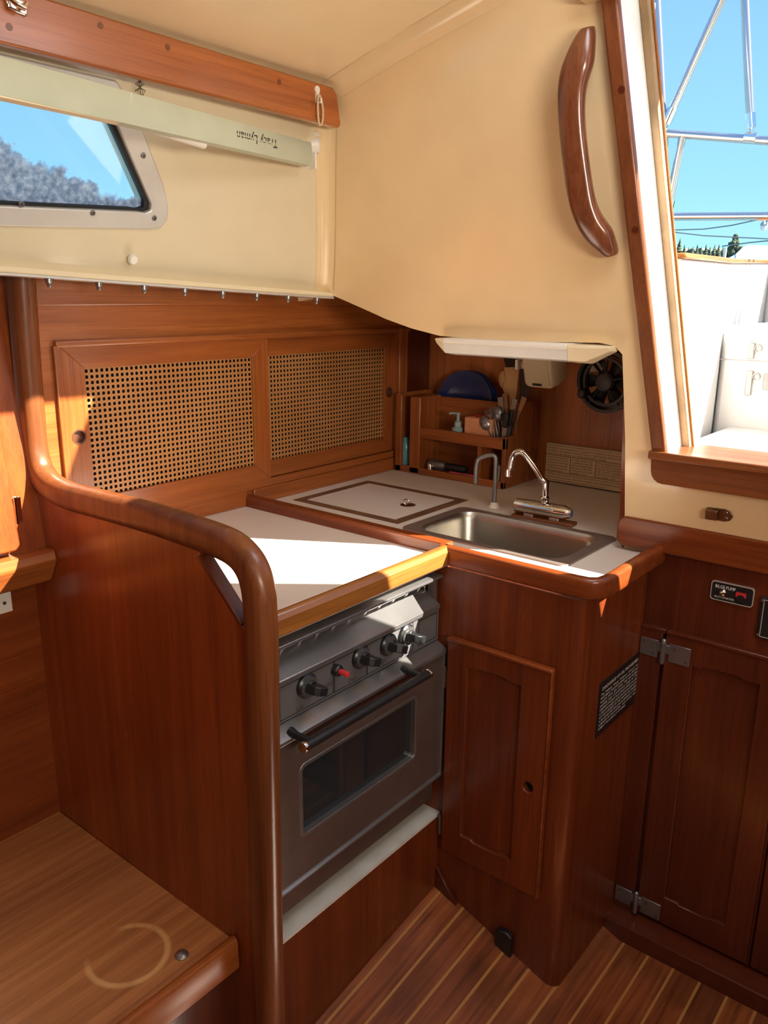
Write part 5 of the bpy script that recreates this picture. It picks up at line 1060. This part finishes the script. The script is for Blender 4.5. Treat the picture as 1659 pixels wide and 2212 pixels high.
first = None; base_z = px(1560, 556, 'X', XT).z
spots = [(1448+i*9.3, random.uniform(529, 541)) for i in range(16)]
spots += [(1465, 517), (1605+2, 534), (1618, 538), (1632, 536), (1646, 539)]
for i, (x_, y_) in enumerate(spots):
    b = px(x_, 560, 'X', XT-random.uniform(4, 12)); h_ = (560-y_)/FPX*(b.x/math.cos(.0))*.98
    lab = 'small dark conifer on the skyline beyond the cockpit rail'
    if i == 16: lab = 'tallest thin conifer at left end of the far skyline'
    if first is None:
        first = thing('conifer_tree', b, lab, 'tree', 'conifers on the far shore'); obj('foliage', conifer(b, 3, .8), leaf, first); mb = MB(); mb.lathe([(.12, 0), (.08, 1)], b, (0, 0, 1), 8); obj('trunk', mb, corkm, first); fb = b
        first.scale = (h_/3, h_/3, h_/3)
    else:
        q_ = dup(first, b-fb, lab, rotz=i*1.3); q_.scale = (h_/3,)*3
b = px(1583, 560, 'X', XT-14); bt_ = thing('bushy_tree', b, 'broad dark tree standing tallest right of centre on the skyline', 'tree')
mb = MB()
for k in range(40):
    a = random.uniform(0, 2*PI); zz = random.uniform(.2, 1); rr_ = (1-zz)*1.5+.1; mb.sphere(b+V((rr_*math.cos(a)*random.random(), rr_*math.sin(a)*random.random(), zz*2.9)), random.uniform(.18, .34)*(1.7-zz), n=8)
obj('foliage', mb, leaf, bt_); mb = MB(); mb.lathe([(.2, 0), (.1, 1)], b, (0, 0, 1), 8); obj('trunk', mb, corkm, bt_)
mb = MB(); n_ = 120; vs = []
for i in range(n_):
    p = px(1430+i*2.4, 560, 'X', XT+4); t_ = px(1430+i*2.4, 540+3*math.sin(i*.9)+random.uniform(-3, 3), 'X', XT+4); vs += [V((XT+4, p.y, base_z-8)), V((XT+4, p.y, t_.z)), V((XT+9, p.y, t_.z)), V((XT+9, p.y, base_z-8))]
mb.add(vs, [(i*4+j, i*4+j+1, i*4+5+j, i*4+4+j) for i in range(n_-1) for j in range(3)]); tag(obj('shore_scrub', mb, leaf2), 'hazy low scrub along the far shore', 'scrub', kind='stuff')
q0, q1 = px(1380, 561, 'X', XT-18), px(1380, 561, 'X', XT+3); mb = MB(); mb.hexa([(q0.x, q0.y+5), (q0.x, -150), (q1.x, -150), (q1.x, q1.y+5)], -1.0, 0); k_ = [q0.z-.05, q0.z-.05, q1.z-.05, q1.z-.05]
for i in range(4): mb.v[4+i].z = k_[i]
tag(obj('far_hillside', mb, leaf2), 'low wooded hillside on the far shore under the conifers', 'hillside', kind='stuff')
# tarp covered boat, mast, wires and lamp
XB = 30.0
tb = thing('covered_boat', px(1640, 570, 'X', XB), 'boat wrapped in white cover seen over the coaming', 'boat')
O = [(1560, 566), (1590, 548), (1605, 534), (1618, 529), (1640, 530), (1720, 534), (1780, 570)]
vs = []
for d_ in (0, 5, 9):
    for x_, y_ in O:
        yy_ = 571 if d_ == 0 else y_; p = px(x_, yy_, 'X', XB+min(d_, 5)); vs.append(V((XB+d_, p.y, p.z if d_ < 6 else 2.0)))
m_ = len(O); mb = MB(); mb.add(vs, [(r*m_+i, r*m_+i+1, (r+1)*m_+i+1, (r+1)*m_+i) for r in range(2) for i in range(m_-1)]+[tuple(range(m_))[::-1]]); obj('cover', mb, white, tb, ang=20)
mb = MB(); y0_, y1_ = px(1570, 560, 'X', XB).y, px(1760, 560, 'X', XB).y; mb.box(XB+.2, XB+5, y1_, y0_, -1.0, px(1600, 566, 'X', XB).z); obj('hull', mb, plain('pale_hull', (.5, .5, .5)), tb)
mb = MB(); q_ = px(1566, 562, 'X', XB-2); mb.tube([V((q_.x, q_.y, -1.0)), px(1567, 536, 'X', XB-2)], .05, 8); tag(obj('piling', mb, whitepl), 'short white post left of the covered boat', 'post')
XW = 60.0
def wire(pts, lab):
    mb = MB(); mb.tube([px(a, b, 'X', XW) for a, b in pts], .045, 6); tag(obj('overhead_wire', mb, plain('grey_wire', (.20, .22, .24))), lab, 'wire', 'overhead wires')
wire([(1400, 500), (1450, 497), (1520, 495), (1580, 487), (1640, 474), (1700, 455)], 'upper overhead wire curving up to the right')
wire([(1400, 496), (1450, 501), (1520, 509), (1600, 513), (1700, 518)], 'middle overhead wire sagging gently across the pale sky')
wire([(1560, 532), (1620, 524), (1700, 516)], 'lowest faint overhead wire near the covered boat')
p = px(1650, 487, 'X', 25); sl2 = thing('street_lamp', p, 'small outdoor lamp at the right edge of the sky', 'lamp')
mb = MB(); mb.lathe([(.03, .12), (.09, .05), (.10, 0), (0, 0)], p, (0, 0, 1), 12); mb.tube([p+V((0, 0, .10)), p+V((0, -.3, .14)), p+V((0, -.8, .1))], .025, 8); obj('shade', mb, plain('lamp_grey', (.4, .4, .42)), sl2)
mb = MB(); mb.sphere(p+V((0, 0, -.06)), .09); obj('bulb', mb, white, sl2)
